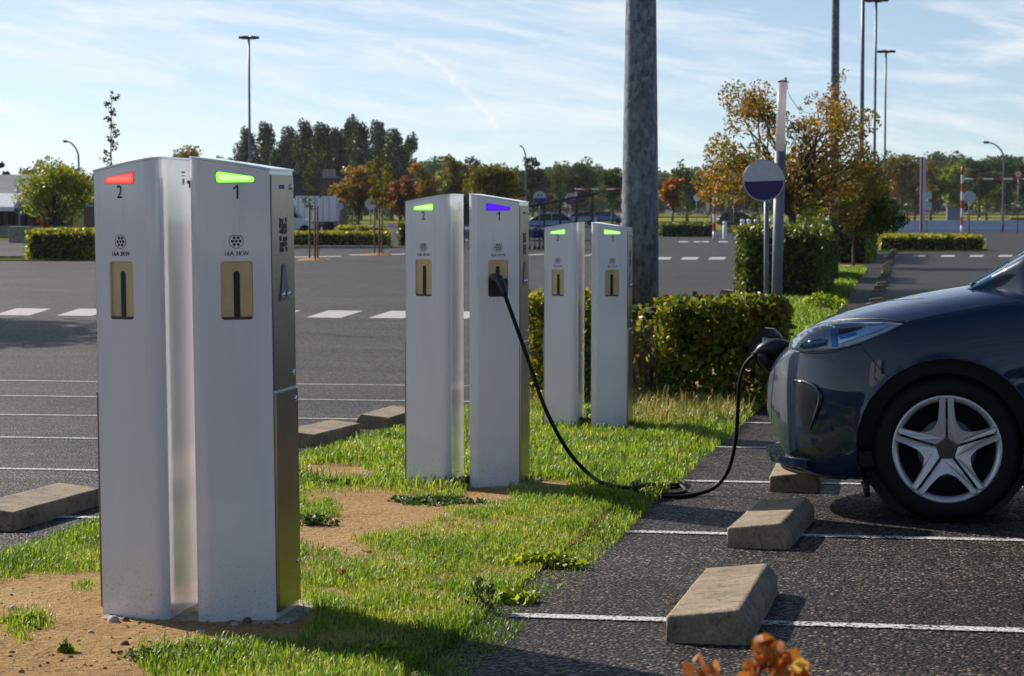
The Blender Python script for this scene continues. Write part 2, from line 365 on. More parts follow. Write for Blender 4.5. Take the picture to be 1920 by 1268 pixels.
# ---------------------------------------------------------------- world, sun, camera
EL, AZC = R(30), R(135)                       # sun: beyond and to the left
SUNV = cR * math.cos(AZC) * math.cos(EL) + cF * math.sin(AZC) * math.cos(EL) + np.array([0, 0, math.sin(EL)])
sv = Vector(SUNV)
sun = bpy.data.lights.new('sun', 'SUN'); sun.energy = 5.0; sun.angle = R(.55); sun.color = (1.0, .93, .82)
so = bpy.data.objects.new('sun', sun); COL.objects.link(so); so.rotation_euler = sv.to_track_quat('Z', 'Y').to_euler(); so.location = (0, 0, 60)
W = bpy.data.worlds.new('World'); S.world = W; W.use_nodes = True; nt = W.node_tree; nt.nodes.clear()
def wn(t): return nt.nodes.new('ShaderNode' + t)
def wm(op, a, b=0.0, c=None):
    n = wn('Math'); n.operation = op
    for i, v in enumerate((a, b)):
        if isinstance(v, (int, float)): n.inputs[i].default_value = v
        else: nt.links.new(v, n.inputs[i])
    return n.outputs[0]
tc = wn('TexCoord').outputs['Generated']; sp = wn('SeparateXYZ'); nt.links.new(tc, sp.inputs[0])
x_, y_, z_ = sp.outputs
cb = wn('CombineXYZ'); nt.links.new(x_, cb.inputs[0]); nt.links.new(y_, cb.inputs[1]); nt.links.new(wm('ADD', wm('MULTIPLY', wm('MAXIMUM', z_, 0.0), 1.6), .05), cb.inputs[2])
nrm = wn('VectorMath'); nrm.operation = 'NORMALIZE'; nt.links.new(cb.outputs[0], nrm.inputs[0])
sky = wn('TexSky'); sky.sky_type = 'NISHITA'; sky.sun_disc = False; sky.sun_elevation = EL
sky.sun_rotation = math.atan2(SUNV[0], SUNV[1]); sky.air_density = 1.0; sky.dust_density = .6; sky.ozone_density = 2.2
nt.links.new(nrm.outputs[0], sky.inputs['Vector'])
# cirrus: streaks drawn out along the horizon, two sizes
c1 = wn('CombineXYZ')
az = wm('SUBTRACT', wm('MULTIPLY', x_, math.cos(TH)), wm('MULTIPLY', y_, -math.sin(TH)))
nt.links.new(wm('MULTIPLY', az, 9.0), c1.inputs[0]); nt.links.new(wm('ADD', wm('MULTIPLY', z_, 55.0), wm('MULTIPLY', az, 7.0)), c1.inputs[1]); nt.links.new(wm('MULTIPLY', y_, 2.0), c1.inputs[2])
def wnoise(vec, sc, det, rg, dist):
    n = wn('TexNoise'); n.inputs['Scale'].default_value = sc; n.inputs['Detail'].default_value = det; n.inputs['Roughness'].default_value = rg; n.inputs['Distortion'].default_value = dist
    nt.links.new(vec, n.inputs['Vector']); return n.outputs['Fac']
n1 = wnoise(c1.outputs[0], .9, 8, .62, .9); n2 = wnoise(c1.outputs[0], 2.6, 9, .66, .6)
f = wm('ADD', wm('MULTIPLY', n1, .68), wm('MULTIPLY', n2, .32))
f = wm('ADD', f, wm('MULTIPLY', az, -.16))          # thicker to the left
rp = wn('ValToRGB'); rp.color_ramp.elements[0].position = .45; rp.color_ramp.elements[1].position = .63; rp.color_ramp.elements[1].color = (.9,.9,.9,1); nt.links.new(f, rp.inputs[0])
# a broken contrail
q1 = wm('SUBTRACT', wm('ADD', az, .0), -.035); q2 = wm('SUBTRACT', wm('SUBTRACT', z_, .0608), wm('MULTIPLY', q1, -.69)); q2 = wm('SUBTRACT', q2, wm('SUBTRACT', .0055, wm('MULTIPLY', wm('MULTIPLY', q1, q1), 12.0)))
q2 = wm('ADD', q2, wm('MULTIPLY', wm('SUBTRACT', n2, .5), .020))
tr_ = wm('MAXIMUM', wm('SUBTRACT', 1.0, wm('MULTIPLY', wm('ABSOLUTE', q2), 380.0)), 0.0)
tr_ = wm('MULTIPLY', tr_, wm('MULTIPLY', wm('LESS_THAN', wm('ABSOLUTE', wm('SUBTRACT', q1, .004)), .024), wm('ADD', n1, .1)))
veil = wm('ADD', .17, wm('MULTIPLY', rp.outputs[0], .66)); fac = wm('MINIMUM', wm('ADD', veil, wm('MULTIPLY', tr_, .42)), 1.0)
hi_ = wm('MAXIMUM', 0.0, wm('MINIMUM', 1.0, wm('MULTIPLY', wm('SUBTRACT', .60, z_), 3.0)))      # the thin cloud stays low, toward the sun
fw_ = wm('MAXIMUM', .38, wm('MINIMUM', 1.0, wm('ADD', .45, wm('SUBTRACT', wm('MULTIPLY', y_, math.cos(TH)), wm('MULTIPLY', x_, math.sin(TH))))))
fac = wm('MULTIPLY', wm('MULTIPLY', fac, hi_), fw_)
mx = wn('Mix'); mx.data_type = 'RGBA'; nt.links.new(fac, mx.inputs[0]); 
tint = wn('Mix'); tint.data_type = 'RGBA'; tint.blend_type = 'MULTIPLY'; tint.inputs[0].default_value = 1.0; nt.links.new(sky.outputs[0], tint.inputs[6]); tint.inputs[7].default_value = (.93, .96, .98, 1)
nt.links.new(tint.outputs[2], mx.inputs[6]); mx.inputs[7].default_value = (7.4, 7.75, 7.9, 1)
bg = wn('Background'); bg.inputs['Strength'].default_value = .088; nt.links.new(mx.outputs[2], bg.inputs[0])
ow = wn('OutputWorld'); nt.links.new(bg.outputs[0], ow.inputs[0])
cam = bpy.data.cameras.new('camera'); co = bpy.data.objects.new('camera', cam); COL.objects.link(co); S.camera = co
cam.sensor_width = 36; cam.lens = 36 * FP / 1920; cam.clip_end = 6000; cam.clip_start = .05
co.location = (0, 0, CAMZ); co.rotation_euler = (math.pi/2 - PIT, 0, TH)
cam.dof.use_dof = True; cam.dof.focus_distance = 7.6; cam.dof.aperture_fstop = 13
S.view_settings.view_transform = 'Standard'; S.view_settings.look = 'None'; S.view_settings.exposure = 0.52; S.view_settings.gamma = 1
S.cycles.max_bounces = 8; S.cycles.transparent_max_bounces = 16; S.cycles.use_denoising = True; S.cycles.sample_clamp_indirect = 6
# ---------------------------------------------------------------- ground
def struct(name, me, mat, **k): return link(name, me, mat, kind='structure', **k)
Zs = sorted(set(list(range(-30, 40, 1)) + list(range(40, 260, 10)) + [300, 400, 600, 1000, 2000, 3500])); Xs = [-2500, -800, -300, -120, -60, -30, -15, -7, 0, 7, 15, 30, 60, 120, 300, 800, 2500]
V = [cam2w(x, Z) for Z in Zs for x in Xs]; n = len(Xs)
Fc = [(i*n+j, i*n+j+1, (i+1)*n+j+1, (i+1)*n+j) for i in range(len(Zs)-1) for j in range(n-1)]
struct('car_park_ground', npmesh('ground', V, Fc, True), M['asphalt'])
def inpoly(p, poly):
    x, y = p; c = False; n = len(poly)
    for i in range(n):
        x1, y1 = poly[i]; x2, y2 = poly[(i+1) % n]
        if (y1 > y) != (y2 > y) and x < (x2-x1)*(y-y1)/(y2-y1) + x1: c = not c
    return c
def patch(name, poly, off, mat, step=1.0, dome=0.0, kind='structure', sub=True, **k):
    """a sheet over the ground with outline poly (world xy)"""
    poly = [(p[0], p[1]) for p in poly]; pts = []
    for a, b in zip(poly, poly[1:] + poly[:1]):
        L = math.hypot(b[0]-a[0], b[1]-a[1]); m = max(1, int(L/step)) if sub else 1
        pts += [(a[0] + (b[0]-a[0])*i/m, a[1] + (b[1]-a[1])*i/m) for i in range(m)]
    nb = len(pts); inner = []
    if sub:
        x0, x1 = min(p[0] for p in pts), max(p[0] for p in pts); y0, y1 = min(p[1] for p in pts), max(p[1] for p in pts)
        if (x1-x0)/step < 400 and (y1-y0)/step < 400:
            xx = x0 + step*.5
            while xx < x1:
                yy = y0 + step*.5
                while yy < y1:
                    if inpoly((xx, yy), pts): inner.append((xx, yy))
                    yy += step
                xx += step
    res = delaunay_2d_cdt([Vector(p) for p in pts + inner], [(i, (i+1) % nb) for i in range(nb)], [], 1, 1e-5)
    vs, _, fs = res[0], res[1], res[2]; bset = {(round(p[0], 4), round(p[1], 4)) for p in pts}
    V = []
    for v in vs:
        z = off
        if dome and (round(v.x, 4), round(v.y, 4)) not in bset: z = max(z, lift(Zof(v.x, v.y)) + .004) + rnd.uniform(-.003, .004)
        V.append((v.x, v.y, gz(v.x, v.y) + z))
    F = [f for f in fs if len(f) == 3]
    me = npmesh(name, V, F, True); bm = bmesh.new(); bm.from_mesh(me); bmesh.ops.recalc_face_normals(bm, faces=bm.faces)
    if sum(f.normal.z for f in bm.faces) < 0: bmesh.ops.reverse_faces(bm, faces=bm.faces)
    bm.to_mesh(me); bm.free()
    return link(name, me, mat, kind=kind, **k)
rng = np.random.default_rng(7); rnd = random.Random(5)
pR = G(945, 1150); pL = G(0, 1055)
XR, XL = pR.x, pL.x                                # kerb-less edges of the planted strip
right = []; left = []
y = 2.0
while y < 66:
    w = .05 if y < 16 else .02
    right.append((XR + rnd.uniform(-w, 0) + .04*math.sin(y*1.7) - .03, y)); left.append((XL + rnd.uniform(-w, w)*.6, y)); y += .45 if y < 16 else 3
patch('soil_strip', right + left[::-1], .006, M['soil'], .30, .03)
# the second lot's turf islands and the far meadow
def gp(*px): return [G(a, b) for a, b in px]
patch('turf_by_path', [(XR+.02, 21), (XR+.02, 62), (XR-.55, 62), (XR-.55, 21)], .045, M['turf'], 2)
patch('turf_strip', [(XL+.1, 17.5), (XR-.05, 17.5), (XR-.05, 64), (XL+.1, 64)], .04, M['turf'], 2)
patch('footpath', [(XL, 20.3), (XR, 20.3), (XR, 21.2), (XL, 21.2)], .055, M['pad'], 1)
for (a, b, c, d) in ((560, 2700, 260, 640), (-2600, 560, 330, 700)):
    patch('far_meadow', [at(a, c), at(b, c), at(b, d), at(a, d)], .03, M['field'], 40)
patch('roadside_meadow', [at(1660, 182), at(2200, 182), at(2200, 262), at(1660, 262)], .03, M['field'], 20)
patch('roadside_meadow', [at(1235, 175), at(1640, 175), at(1640, 262), at(1235, 262)], .03, M['field'], 20)
patch('lawn', [at(-80, 118), at(55, 118), at(55, 135), at(-80, 135)], .03, M['field'], 5)
# painted bay lines
BAY = 2.29
lineY = [G(1400, 1169).y, G(1400, 999).y, G(1400, 905).y]
YA = lineY[0]; BAYR = (lineY[2] - lineY[0]) / 2
def strip(name, x0, x1, y, w=.075, mat='paint', skew=0.0):
    return patch(name, [(x0, y-w/2), (x1, y-w/2+skew), (x1, y+w/2+skew), (x0, y+w/2)], .005, M[mat], .8)
for k in range(-1, 11): strip('bay_line', XR + (.0 if k else .03), XR + 6.2, YA + k*BAYR)
YL = G(170, 972).y; BAYL = (G(90, 780).y - G(90, 972).y) / 3
for k in range(-1, 6): strip('bay_line', XL - 6.5, XL - .12, YL + k*BAYL)
# zebra crossings
for i in range(-2, 8):
    a = 25 + i*117.0
    patch('crossing_bar', gp((a-117+10, 597-.6*(i-5)), (a-52, 597-.6*(i-5)), (a-8, 583-.8*(i-5)), (a-70, 583-.8*(i-5))) if False else gp((380+i*117-40-234, 594+.9*(i-2)), (445+i*117-40-234, 595+.9*(i-2)), (487+i*117-40-234, 582+.8*(i-2)), (422+i*117-40-234, 581+.8*(i-2))), .005, M['paint2'], 3)
for i in range(6):
    a = 1225 + i*51; patch('crossing_bar', gp((a, 487), (a+31, 487), (a+35, 482.6), (a+6, 482.6)), .005, M['paint2'], 3)
for i in range(6):
    a = 1655 + i*54; patch('crossing_bar', gp((a, 482), (a+26, 482), (a+28, 478.6), (a+4, 478.6)), .005, M['paint2'], 3)
for i, a in enumerate((1272, 1300, 1310, 1346)): patch('crossing_bar', gp((a, 454.6), (a+19, 454.6), (a+19, 452.6), (a+2, 452.6)), .005, M['paint2'], 3)
for a, b, yy in ((552, 640, 482), (655, 760, 478), (985, 1020, 478), (1095, 1110, 479.5)): patch('lane_dash', gp((a, yy+1.2), (b, yy-.4), (b, yy-1.8), (a, yy-.2)), .005, M['paint2'], 3)
# ---------------------------------------------------------------- foliage tools
def rand_unit(n, g): 
    v = g.normal(size=(n, 3)); return v / np.linalg.norm(v, axis=1)[:, None]
def leaves(C, size, g, flat=0.0, aspect=.55, jit=.4):
    """one small folded leaf (two faces, an island) at each point of C"""
    n = len(C); a = rand_unit(n, g); nr = rand_unit(n, g); nr[:, 2] += flat; b = np.cross(a, nr); b /= np.maximum(np.linalg.norm(b, axis=1), 1e-6)[:, None]
    nn = np.cross(a, b); s = size * (1 + jit*(g.random(n)*2-1)); s = s[:, None]
    p0 = C - a*s*.5; p1 = C + b*s*aspect*.5 + nn*s*.08; p2 = C + a*s*.5; p3 = C - b*s*aspect*.5 + nn*s*.08
    V = np.stack([p0, p1, p2, p3], 1).reshape(-1, 3); i = np.arange(n)*4
    F = np.concatenate([np.stack([i, i+1, i+2], 1), np.stack([i, i+2, i+3], 1)])
    return V, F
def in_clumps(cl, n, g, shell=.5):
    cl = np.asarray(cl, float); vol = cl[:, 3]*cl[:, 4]*cl[:, 5]; w = vol**.75; k = g.choice(len(cl), n, p=w/w.sum())
    d = rand_unit(n, g); r = g.random(n)**(1/3); r = r*(1-shell) + shell*np.sqrt(r)
    return cl[k, :3] + d * cl[k, 3:6] * r[:, None]
def limb(mb, a, b, r0, r1, g, n=4, wob=.06, sides=6):
    a, b = np.array(a, float), np.array(b, float); L = np.linalg.norm(b-a); pts = [a + (b-a)*t + g.normal(size=3)*wob*L*(0 < t < 1) for t in np.linspace(0, 1, n)]
    mb.tube(pts, [r0 + (r1-r0)*i/(n-1) for i in range(n)], sides); return pts
def tree_meshes(h, w, n, leaf, seed, style='round', trunk_h=None, tr=None, clumpn=16, gap=.30, lean=0.0):
    g = np.random.default_rng(seed); mb = MB(); th = trunk_h if trunk_h is not None else h*.10; r = tr or h*.022
    ch = h - th; cl = []
    top = np.array([lean*h*.6, 0, th + ch*.55])
    limb(mb, (0, 0, -.1), top, r, r*.45, g, 6, .012, 8)
    for i in range(clumpn):
        if style == 'poplar':
            t = (i + g.random())/clumpn; ang = g.random()*6.28; rr = w*.5*(.42 + .58*math.sin(math.pi*min(1, .16 + t*.72)))*.80*g.random()**.5
            c = np.array([rr*math.cos(ang) + lean*h*t, rr*math.sin(ang), th + ch*(.06 + .88*t)]); s = w*(.13 + .12*g.random()); q = (s*.95, s*.95, s*1.5)
        else:
            d = rand_unit(1, g)[0]; rad = (.45 + .5*g.random()); c = np.array([d[0]*w*.5*rad*.82, d[1]*w*.5*rad*.82, th + ch*.5 + d[2]*ch*.46*rad*.88]); s = w*(gap*.5 + gap*.4*g.random()); q = (s, s, s*.8)
            if style == 'airy': q = (s*.8, s*.8, s*.75)
        cl.append((*c, *q))
        z0 = th*(.85) + (c[2]-th)*.35 if style != 'poplar' else max(th*.5, c[2]*.55)
        a = (lean*h*z0/h, 0, z0); limb(mb, a, c, r*.38, r*.08, g, 4, .05, 5)
    if style != 'poplar':         # every clump carries smaller ones, so the outline is broken
        sub = []
        for c in cl:
            for _ in range(5): d = rand_unit(1, g)[0]; q = .34 + .26*g.random(); sub.append((c[0]+d[0]*c[3]*1.05, c[1]+d[1]*c[4]*1.05, c[2]+abs(d[2])*c[5]*1.1 - .1*c[5], c[3]*q, c[4]*q, c[5]*q))
        cl = [(c[0], c[1], c[2], c[3]*.85, c[4]*.85, c[5]*.85) for c in cl] + sub
    C = in_clumps(cl, n, g, .35); Vl, Fl = leaves(C, leaf, g)
    return mb.mesh('trunk'), npmesh('crown', Vl, Fl), (Vl, Fl)
def tree(name, pos, h, w, n, leaf, seed, mat, label, cat='tree', group=None, style='round', meshes=None, rz=0, sc=(1,1,1), **k):
    t = empty(name, pos, rz, label=label, cat=cat, group=group); t.scale = sc
    tm, cm, _ = meshes or tree_meshes(h, w, n, leaf, seed, style, **k)
    link('trunk', tm, M['bark'], t); c = link('crown', cm, None, t)
    if meshes is None or not cm.materials: cm.materials.append(mat)
    return t
def hedge(px0, px1, Z, dep, h, leaf, n, mat, label, seed, name='hedge', rzw=0.0, X=None, group=None, uneven=.05, gap=0.0, sink=0.0):
    """box hedge; X = (x0,x1,y0,y1) in world metres or px0..px1 at distance Z"""
    g = np.random.default_rng(seed)
    if X is None:
        a, b = at(px0, Z), at(px1, Z); L = (b - a).length; ang = math.atan2(b.y - a.y, b.x - a.x); c = (a + b)/2
    else:
        x0, x1, y0, y1 = X; L, dep, ang = x1-x0, y1-y0, 0.0; c = Vector(((x0+x1)/2, y0, gz((x0+x1)/2, (y0+y1)/2)))
    t = empty(name, (c.x, c.y, gz(c.x, c.y)-sink), ang, label=label, cat='hedge', group=group)
    # leafy shell: points near the box's faces, a few through its volume
    k = int(n*.75); A = [L*h, L*h, L*dep, dep*h, dep*h]; f = g.choice(5, k, p=np.array(A)/sum(A)); u = g.random(k); v = g.random(k); d = np.abs(g.normal(size=k))*.07*min(dep, h)*1.3
    C = np.zeros((k, 3))
    hh = h*(1 + uneven*np.sin(u*L*2.3+seed)*.6)
    for i, (fx, fy, fz) in enumerate([(u*L-L/2, d, v*h), (u*L-L/2, dep-d, v*h), (u*L-L/2, v*dep, hh-d), (-L/2+d, v*dep, u*h), (L/2-d, v*dep, u*h)]):
        m = f == i; C[m] = np.stack([np.broadcast_to(q, k) for q in (fx, fy, fz)], 1)[m]
    C2 = np.stack([(g.random(n-k)-.5)*L, g.random(n-k)*dep, g.random(n-k)*h], 1); C = np.concatenate([C, C2])
    C += g.normal(size=C.shape)*leaf*.45
    r_ = .05*h; C[:, 2] = np.maximum(C[:, 2], leaf*.3)
    # rounded shoulders
    ex = np.maximum(np.abs(C[:, 0]) - (L/2 - .12*h), 0); ez = np.maximum(C[:, 2] - .88*h, 0); ey = np.maximum(np.abs(C[:, 1]-dep/2) - (dep/2-.12*h), 0)
    C = C[(ex**2 + ez**2 + ey**2) < (.15*h)**2*1.15]
    if gap: C = C[~((C[:, 2] < gap*h) & (g.random(len(C)) < .70*(1 - C[:, 2]/(gap*h))))]
    Vl, Fl = leaves(C, leaf, g, .3, .62); link('foliage', npmesh('foliage', Vl, Fl), mat, t)
    if not gap:                   # opaque dark box added inside to stop light passing through
        cb_ = MB(); i_ = min(.12*h, .3); cb_.box(-L/2+i_, L/2-i_, i_, max(dep-i_, i_+.05), 0.02, h*(1-.13), min(.1*h, .1)); cb_.build('light_block_core', M['dkgreen'], t)
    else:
        cb_ = MB(); i_ = .13; cb_.box(-L/2+i_, L/2-i_, .30*dep, .70*dep, gap*h*1.15, h*.86, .05); cb_.build('light_block_core', M['dkgreen'], t)  # added light-blocking box again, kept above the bare lower part
    mb = MB()
    for i in range(max(4, int(L/.35))):
        x = -L/2 + L*(i+.5)/max(4, int(L/.35)) + g.normal()*.05; y = dep*(.3+.4*g.random())
        for j in range(4):
            limb(mb, (x, y, 0), (x + g.normal()*.16, y + g.normal()*.13*dep, h*(.6+.3*g.random())), .011*h+.003, .004, g, 5, .05, 5)
    mb.build('stems', M['bark'], t)
    return t
# ---------------------------------------------------------------- charging posts
PW, PA, PD, PH, PR_ = .247, R(21), .325, 1.392, .036
ux, uy = math.cos(PA), math.sin(PA)
def post_part_meshes(sgn, led, number, plug):
    """local x runs outward from the inner side, y to the rear; sgn=-1 mirrors it"""
    def fx(u, z, o=0.0):        # point on the front face: u along it, o out of it
        return (sgn*(u*ux + o*uy), u*uy - o*ux, z)
    def ztop(x): return PH - .115*x - .55*max(0, x)**2*.35 - .0*x
    out = {}
    # shell with a rounded inner front corner and a hole for the socket bay
    mb = MB(); bm = mb.bm
    Aa = PR_*math.tan((math.pi/2 - PA)/2 + 0)   # tangent length for the corner
    inner_ang = math.pi/2 + PA                  # angle between front face and inner side
    tl = PR_/math.tan((math.pi/2 - PA)/2)
    cen = (PR_, tl)                             # arc centre: PR_ from inner side
    a0, a1 = math.pi, math.pi*1.5 + PA          # from inner side round to front
    arc = [(cen[0] + PR_*math.cos(a0 + (a1-a0)*i/10), cen[1] + PR_*math.sin(a0 + (a1-a0)*i/10)) for i in range(11)]
    uo = PW; Bx, By = uo*ux, uo*uy
    # put the front line exactly on the face plane through the origin
    last = arc[-1]; uF = last[0]*ux + last[1]*uy
    path = [(Bx, PD), (0, PD)] + arc            # back, inner side, corner
    path[0] = (Bx, PD); cols = [((sgn*x, y, 0), (sgn*x, y, ztop(x))) for x, y in path]
    vb = [(bm.verts.new(a), bm.verts.new(b)) for a, b in cols]
    for i in range(len(vb)-1):
        f = bm.faces.new((vb[i][0], vb[i+1][0], vb[i+1][1], vb[i][1])); f.smooth = i >= 2
    # flat front with a hole
    fr = []; N = 6
    for i in range(N+1): u = uF + (uo-uF)*i/N; fr.append((u, ztop(u*ux)))
    outer = [fx(uF, 0), fx(uo, 0)] + [fx(u, z) for u, z in fr[::-1]]
    hole = rrect(.099, .193, .915, 1.088, .010, 4)
    def loop(pts):
        vs = [bm.verts.new(p) for p in pts]; return vs, [bm.edges.new((vs[i], vs[(i+1) % len(vs)])) for i in range(len(vs))]
    ov, oe = loop(outer); hv, he = loop([fx(u, z) for u, z in hole])
    bmesh.ops.triangle_fill(bm, edges=oe + he, use_beauty=True)
    hb = [bm.verts.new(fx(u, z, -.011)) for u, z in hole]
    for i in range(len(hole)):
        j = (i+1) % len(hole); bm.faces.new((hv[i], hv[j], hb[j], hb[i]))
    # outer side behind the steel
    a, b = bm.verts.new((sgn*(Bx), By, 0)), bm.verts.new((sgn*Bx, By, ztop(Bx)))
    bm.faces.new((a, vb[0][0], vb[0][1], b))
    # cap
    ring = [(x, y) for x, y in path] + [(u*ux, u*uy) for u, _ in fr[1:]]
    bm.faces.new([bm.verts.new((sgn*x, y, ztop(x)+.0005)) for x, y in ring])
    out['shell'] = mb.mesh('shell')
    # thin lid that overhangs by 3 mm
    mb = MB(); cx = sum(p[0] for p in ring)/len(ring); cy = sum(p[1] for p in ring)/len(ring); k = 1.018
    lo = [mb.bm.verts.new((sgn*(cx+(x-cx)*k), cy+(y-cy)*k, ztop(x)+.001)) for x, y in ring]; hi = [mb.bm.verts.new((sgn*(cx+(x-cx)*k), cy+(y-cy)*k, ztop(x)+.007)) for x, y in ring]
    for i in range(len(ring)): j = (i+1) % len(ring); mb.bm.faces.new((lo[i], lo[j], hi[j], hi[i]))
    mb.bm.faces.new(hi); mb.bm.faces.new(lo[::-1]); out['lid'] = mb.mesh('lid')
    # face frame for things laid on the front: local (u, z) with u to the viewer's right
    def FM(o): # maps (a,b,c): a -> right on the face, b -> up, c -> out of it
        d = Vector((ux, uy*1, 0)) if sgn > 0 else Vector((ux, -uy, 0))
        nn = Vector((sgn*uy, -ux, 0)) 
        m = Matrix(((d.x, 0, nn.x, 0), (d.y, 0, nn.y, 0), (0, 1, 0, 0), (0, 0, 0, 1)))
        return m
    def ctr(u, z, o): return Matrix.Translation(Vector(fx(u, z, o))) @ FM(0)
    uc = .146
    # brass plate; a dark piece laid on it stands in for the slot's shade
    mb = MB(); mb.prism(rrect(-.0462, .0462, -.086, .086, .009, 4), 0, .002, ctr(uc, 1.0015, -.0105)); out['socket_plate'] = mb.mesh('socket_plate')
    mb = MB(); mb.prism(rrect(-.0095, .0095, -.084, .058, .009, 5), 0, .0008, ctr(uc, 1.0015, -.0083)); out['slot'] = mb.mesh('slot')
    mb = MB(); mb.box(-.044, .044, -.0865, -.078, 0, .007, .001, ctr(uc, 1.0015, -.0083)); out['sill'] = mb.mesh('sill')
    # wedge light, tall end inward
    s_ = -sgn
    pts = [(s_*-.0560, -.009), (s_*-.0545, -.0135), (s_*-.0500, -.0155), (s_*.048, -.0165), (s_*.0535, -.0145), (s_*.0560, -.009), (s_*.0565, .008), (s_*.0540, .0145), (s_*.048, .0165), (s_*.043, .0160), (s_*-.048, .0022), (s_*-.0535, .0000), (s_*-.0560, -.0045)]
    if s_ > 0: pts = pts
    mb = MB(); mb.prism(pts if s_ > 0 else pts[::-1], -.001, .0016, ctr(uc, 1.3365, 0), bev=.0006); out['status_light'] = mb.mesh('status_light')
    mb = MB(); e_ = [(x*1.03, y*1.09) for x, y in pts]; mb.prism(e_ if s_ > 0 else e_[::-1], -.002, .0006, ctr(uc, 1.3365, 0)); out['light_surround'] = mb.mesh('light_surround')
    mb = MB(); e_ = [(x*.84, y*.58) for x, y in pts]; mb.prism(e_ if s_ > 0 else e_[::-1], .0012, .0019, ctr(uc, 1.3363, 0)); out['light_core'] = mb.mesh('light_core')
    if number == '1':
        mb = MB(); m1 = ctr(uc, 1.2935, .0010)
        mb.bm.faces.new([mb.bm.verts.new(m1 @ Vector((x, y, 0))) for x, y in ((.0035, -.021), (.0085, -.021), (.0085, .021), (.0055, .021), (.0010, .0155), (-.0065, .0115), (-.0065, .0070), (-.0010, .0090), (.0035, .0125))]); out['number'] = mb.mesh('number')
    else: out['number'] = text_mesh(number, .056, ctr(uc, 1.2935, .0012), squeeze=.78)
    out['rating_text'] = text_mesh('16A 3KW', .0185, ctr(uc, 1.1105, .0012), squeeze=.95)
    # socket symbol: ring flat on top, seven dots
    mb = MB(); ro, ri = .0215, .0198
    def sh(r, n=28):
        o_ = []
        for i in range(n):
            t = 2*math.pi*i/n; x, y = r*math.cos(t), r*math.sin(t); o_.append((x, min(y, r*.80)))
        return o_
    A, B = sh(ro), sh(ri); m_ = ctr(uc, 1.1475, .0010)
    va = [mb.bm.verts.new(m_ @ Vector((x, y, 0))) for x, y in A]; vb2 = [mb.bm.verts.new(m_ @ Vector((x, y, 0))) for x, y in B]
    for i in range(28): mb.bm.faces.new((va[i], va[(i+1) % 28], vb2[(i+1) % 28], vb2[i]))
    for x, y in ((0, 0), (-.0112, 0), (.0112, 0), (-.0058, .0098), (.0058, .0098), (-.0062, -.0100), (.0062, -.0100)):
        mb.bm.faces.new([mb.bm.verts.new(m_ @ Vector((x + .0043*math.cos(2*math.pi*i/12), y + .0043*math.sin(2*math.pi*i/12), 0))) for i in range(12)])
    out['socket_symbol'] = mb.mesh('socket_symbol')
    # steel side: two panels
    for nm, z0, z1, pr in (('upper_panel', .70, ztop(Bx)-.012, .004), ('lower_panel', .035, .694, .009)):
        mb = MB(); a_, b_ = sgn*(Bx+.0005), sgn*(Bx+pr); mb.box(min(a_, b_), max(a_, b_), By+.006, PD-.004, z0, z1, .0015); out[nm] = mb.mesh(nm)
    bolts = []
    for z, yy, pr in ((1.318-.01, PD-.03, .004), (.742, PD-.035, .004), (.662, PD-.035, .009), (.16, PD-.035, .009)):
        mb = MB(); m_ = Matrix.Translation((sgn*(Bx+pr), yy, z)) @ Matrix.Rotation(sgn*math.pi/2, 4, 'Y')
        mb.lathe([(.0095, 0), (.0095, .003), (.006, .006), (.0035, .0065), (0, .004)], 14, m_); bolts.append(mb.mesh('bolt'))
    out['bolts'] = bolts
    def side(yc, zc, o=.0046):  # frame on the steel side
        return Matrix.Translation((sgn*(Bx+o), yc, zc)) @ Matrix(((0, 0, sgn, 0), (sgn*1.0, 0, 0, 0), (0, 1, 0, 0), (0, 0, 0, 1)))
    ym = (By + PD)/2
    st = MB()
    g = np.random.default_rng(3)
    for zc in (1.19, 1.135):
        for i in range(4):
            for j in range(3):
                if g.random() < .8: st.prism([(x + g.normal()*.002, y + g.normal()*.002) for x, y in rrect(-.036+.019*i, -.020+.019*i, -.022+.016*j, -.009+.016*j, .003, 2)], 0, .0006, side(ym, zc))
    out['instruction_print'] = st.mesh('instruction_print')
    st = MB()
    for i in range(4): st.box(-.026+i*.014, -.016+i*.014, -.006, .006, 0, .0006, M=side(ym-.01, 1.308)); 
    out['side_logo'] = st.mesh('side_logo')
    st = MB(); st.prism([(-.046, -.055), (.046, -.055), (.016, .050), (.008, .056), (-.008, .056), (-.016, .050)], 0, .003, side(ym, 1.02, .0040)); out['keyhole_cover'] = st.mesh('keyhole_cover')
    st = MB()
    out['lock'] = []
    for q in (-.028, .028): st = MB(); st.lathe([(.009, 0), (.009, .005), (.006, .008), (0, .008)], 12, side(ym+q, .985, .0070)); out['lock'].append(st.mesh('lock'))
    return out, ctr, uc
POSTM = {'shell': 'post', 'lid': 'post', 'socket_plate': 'brass', 'slot': 'black', 'sill': 'hub', 'light_surround': 'hub', 'number': 'ink', 'rating_text': 'ink', 'socket_symbol': 'ink',
         'upper_panel': 'steel', 'lower_panel': 'steel'}
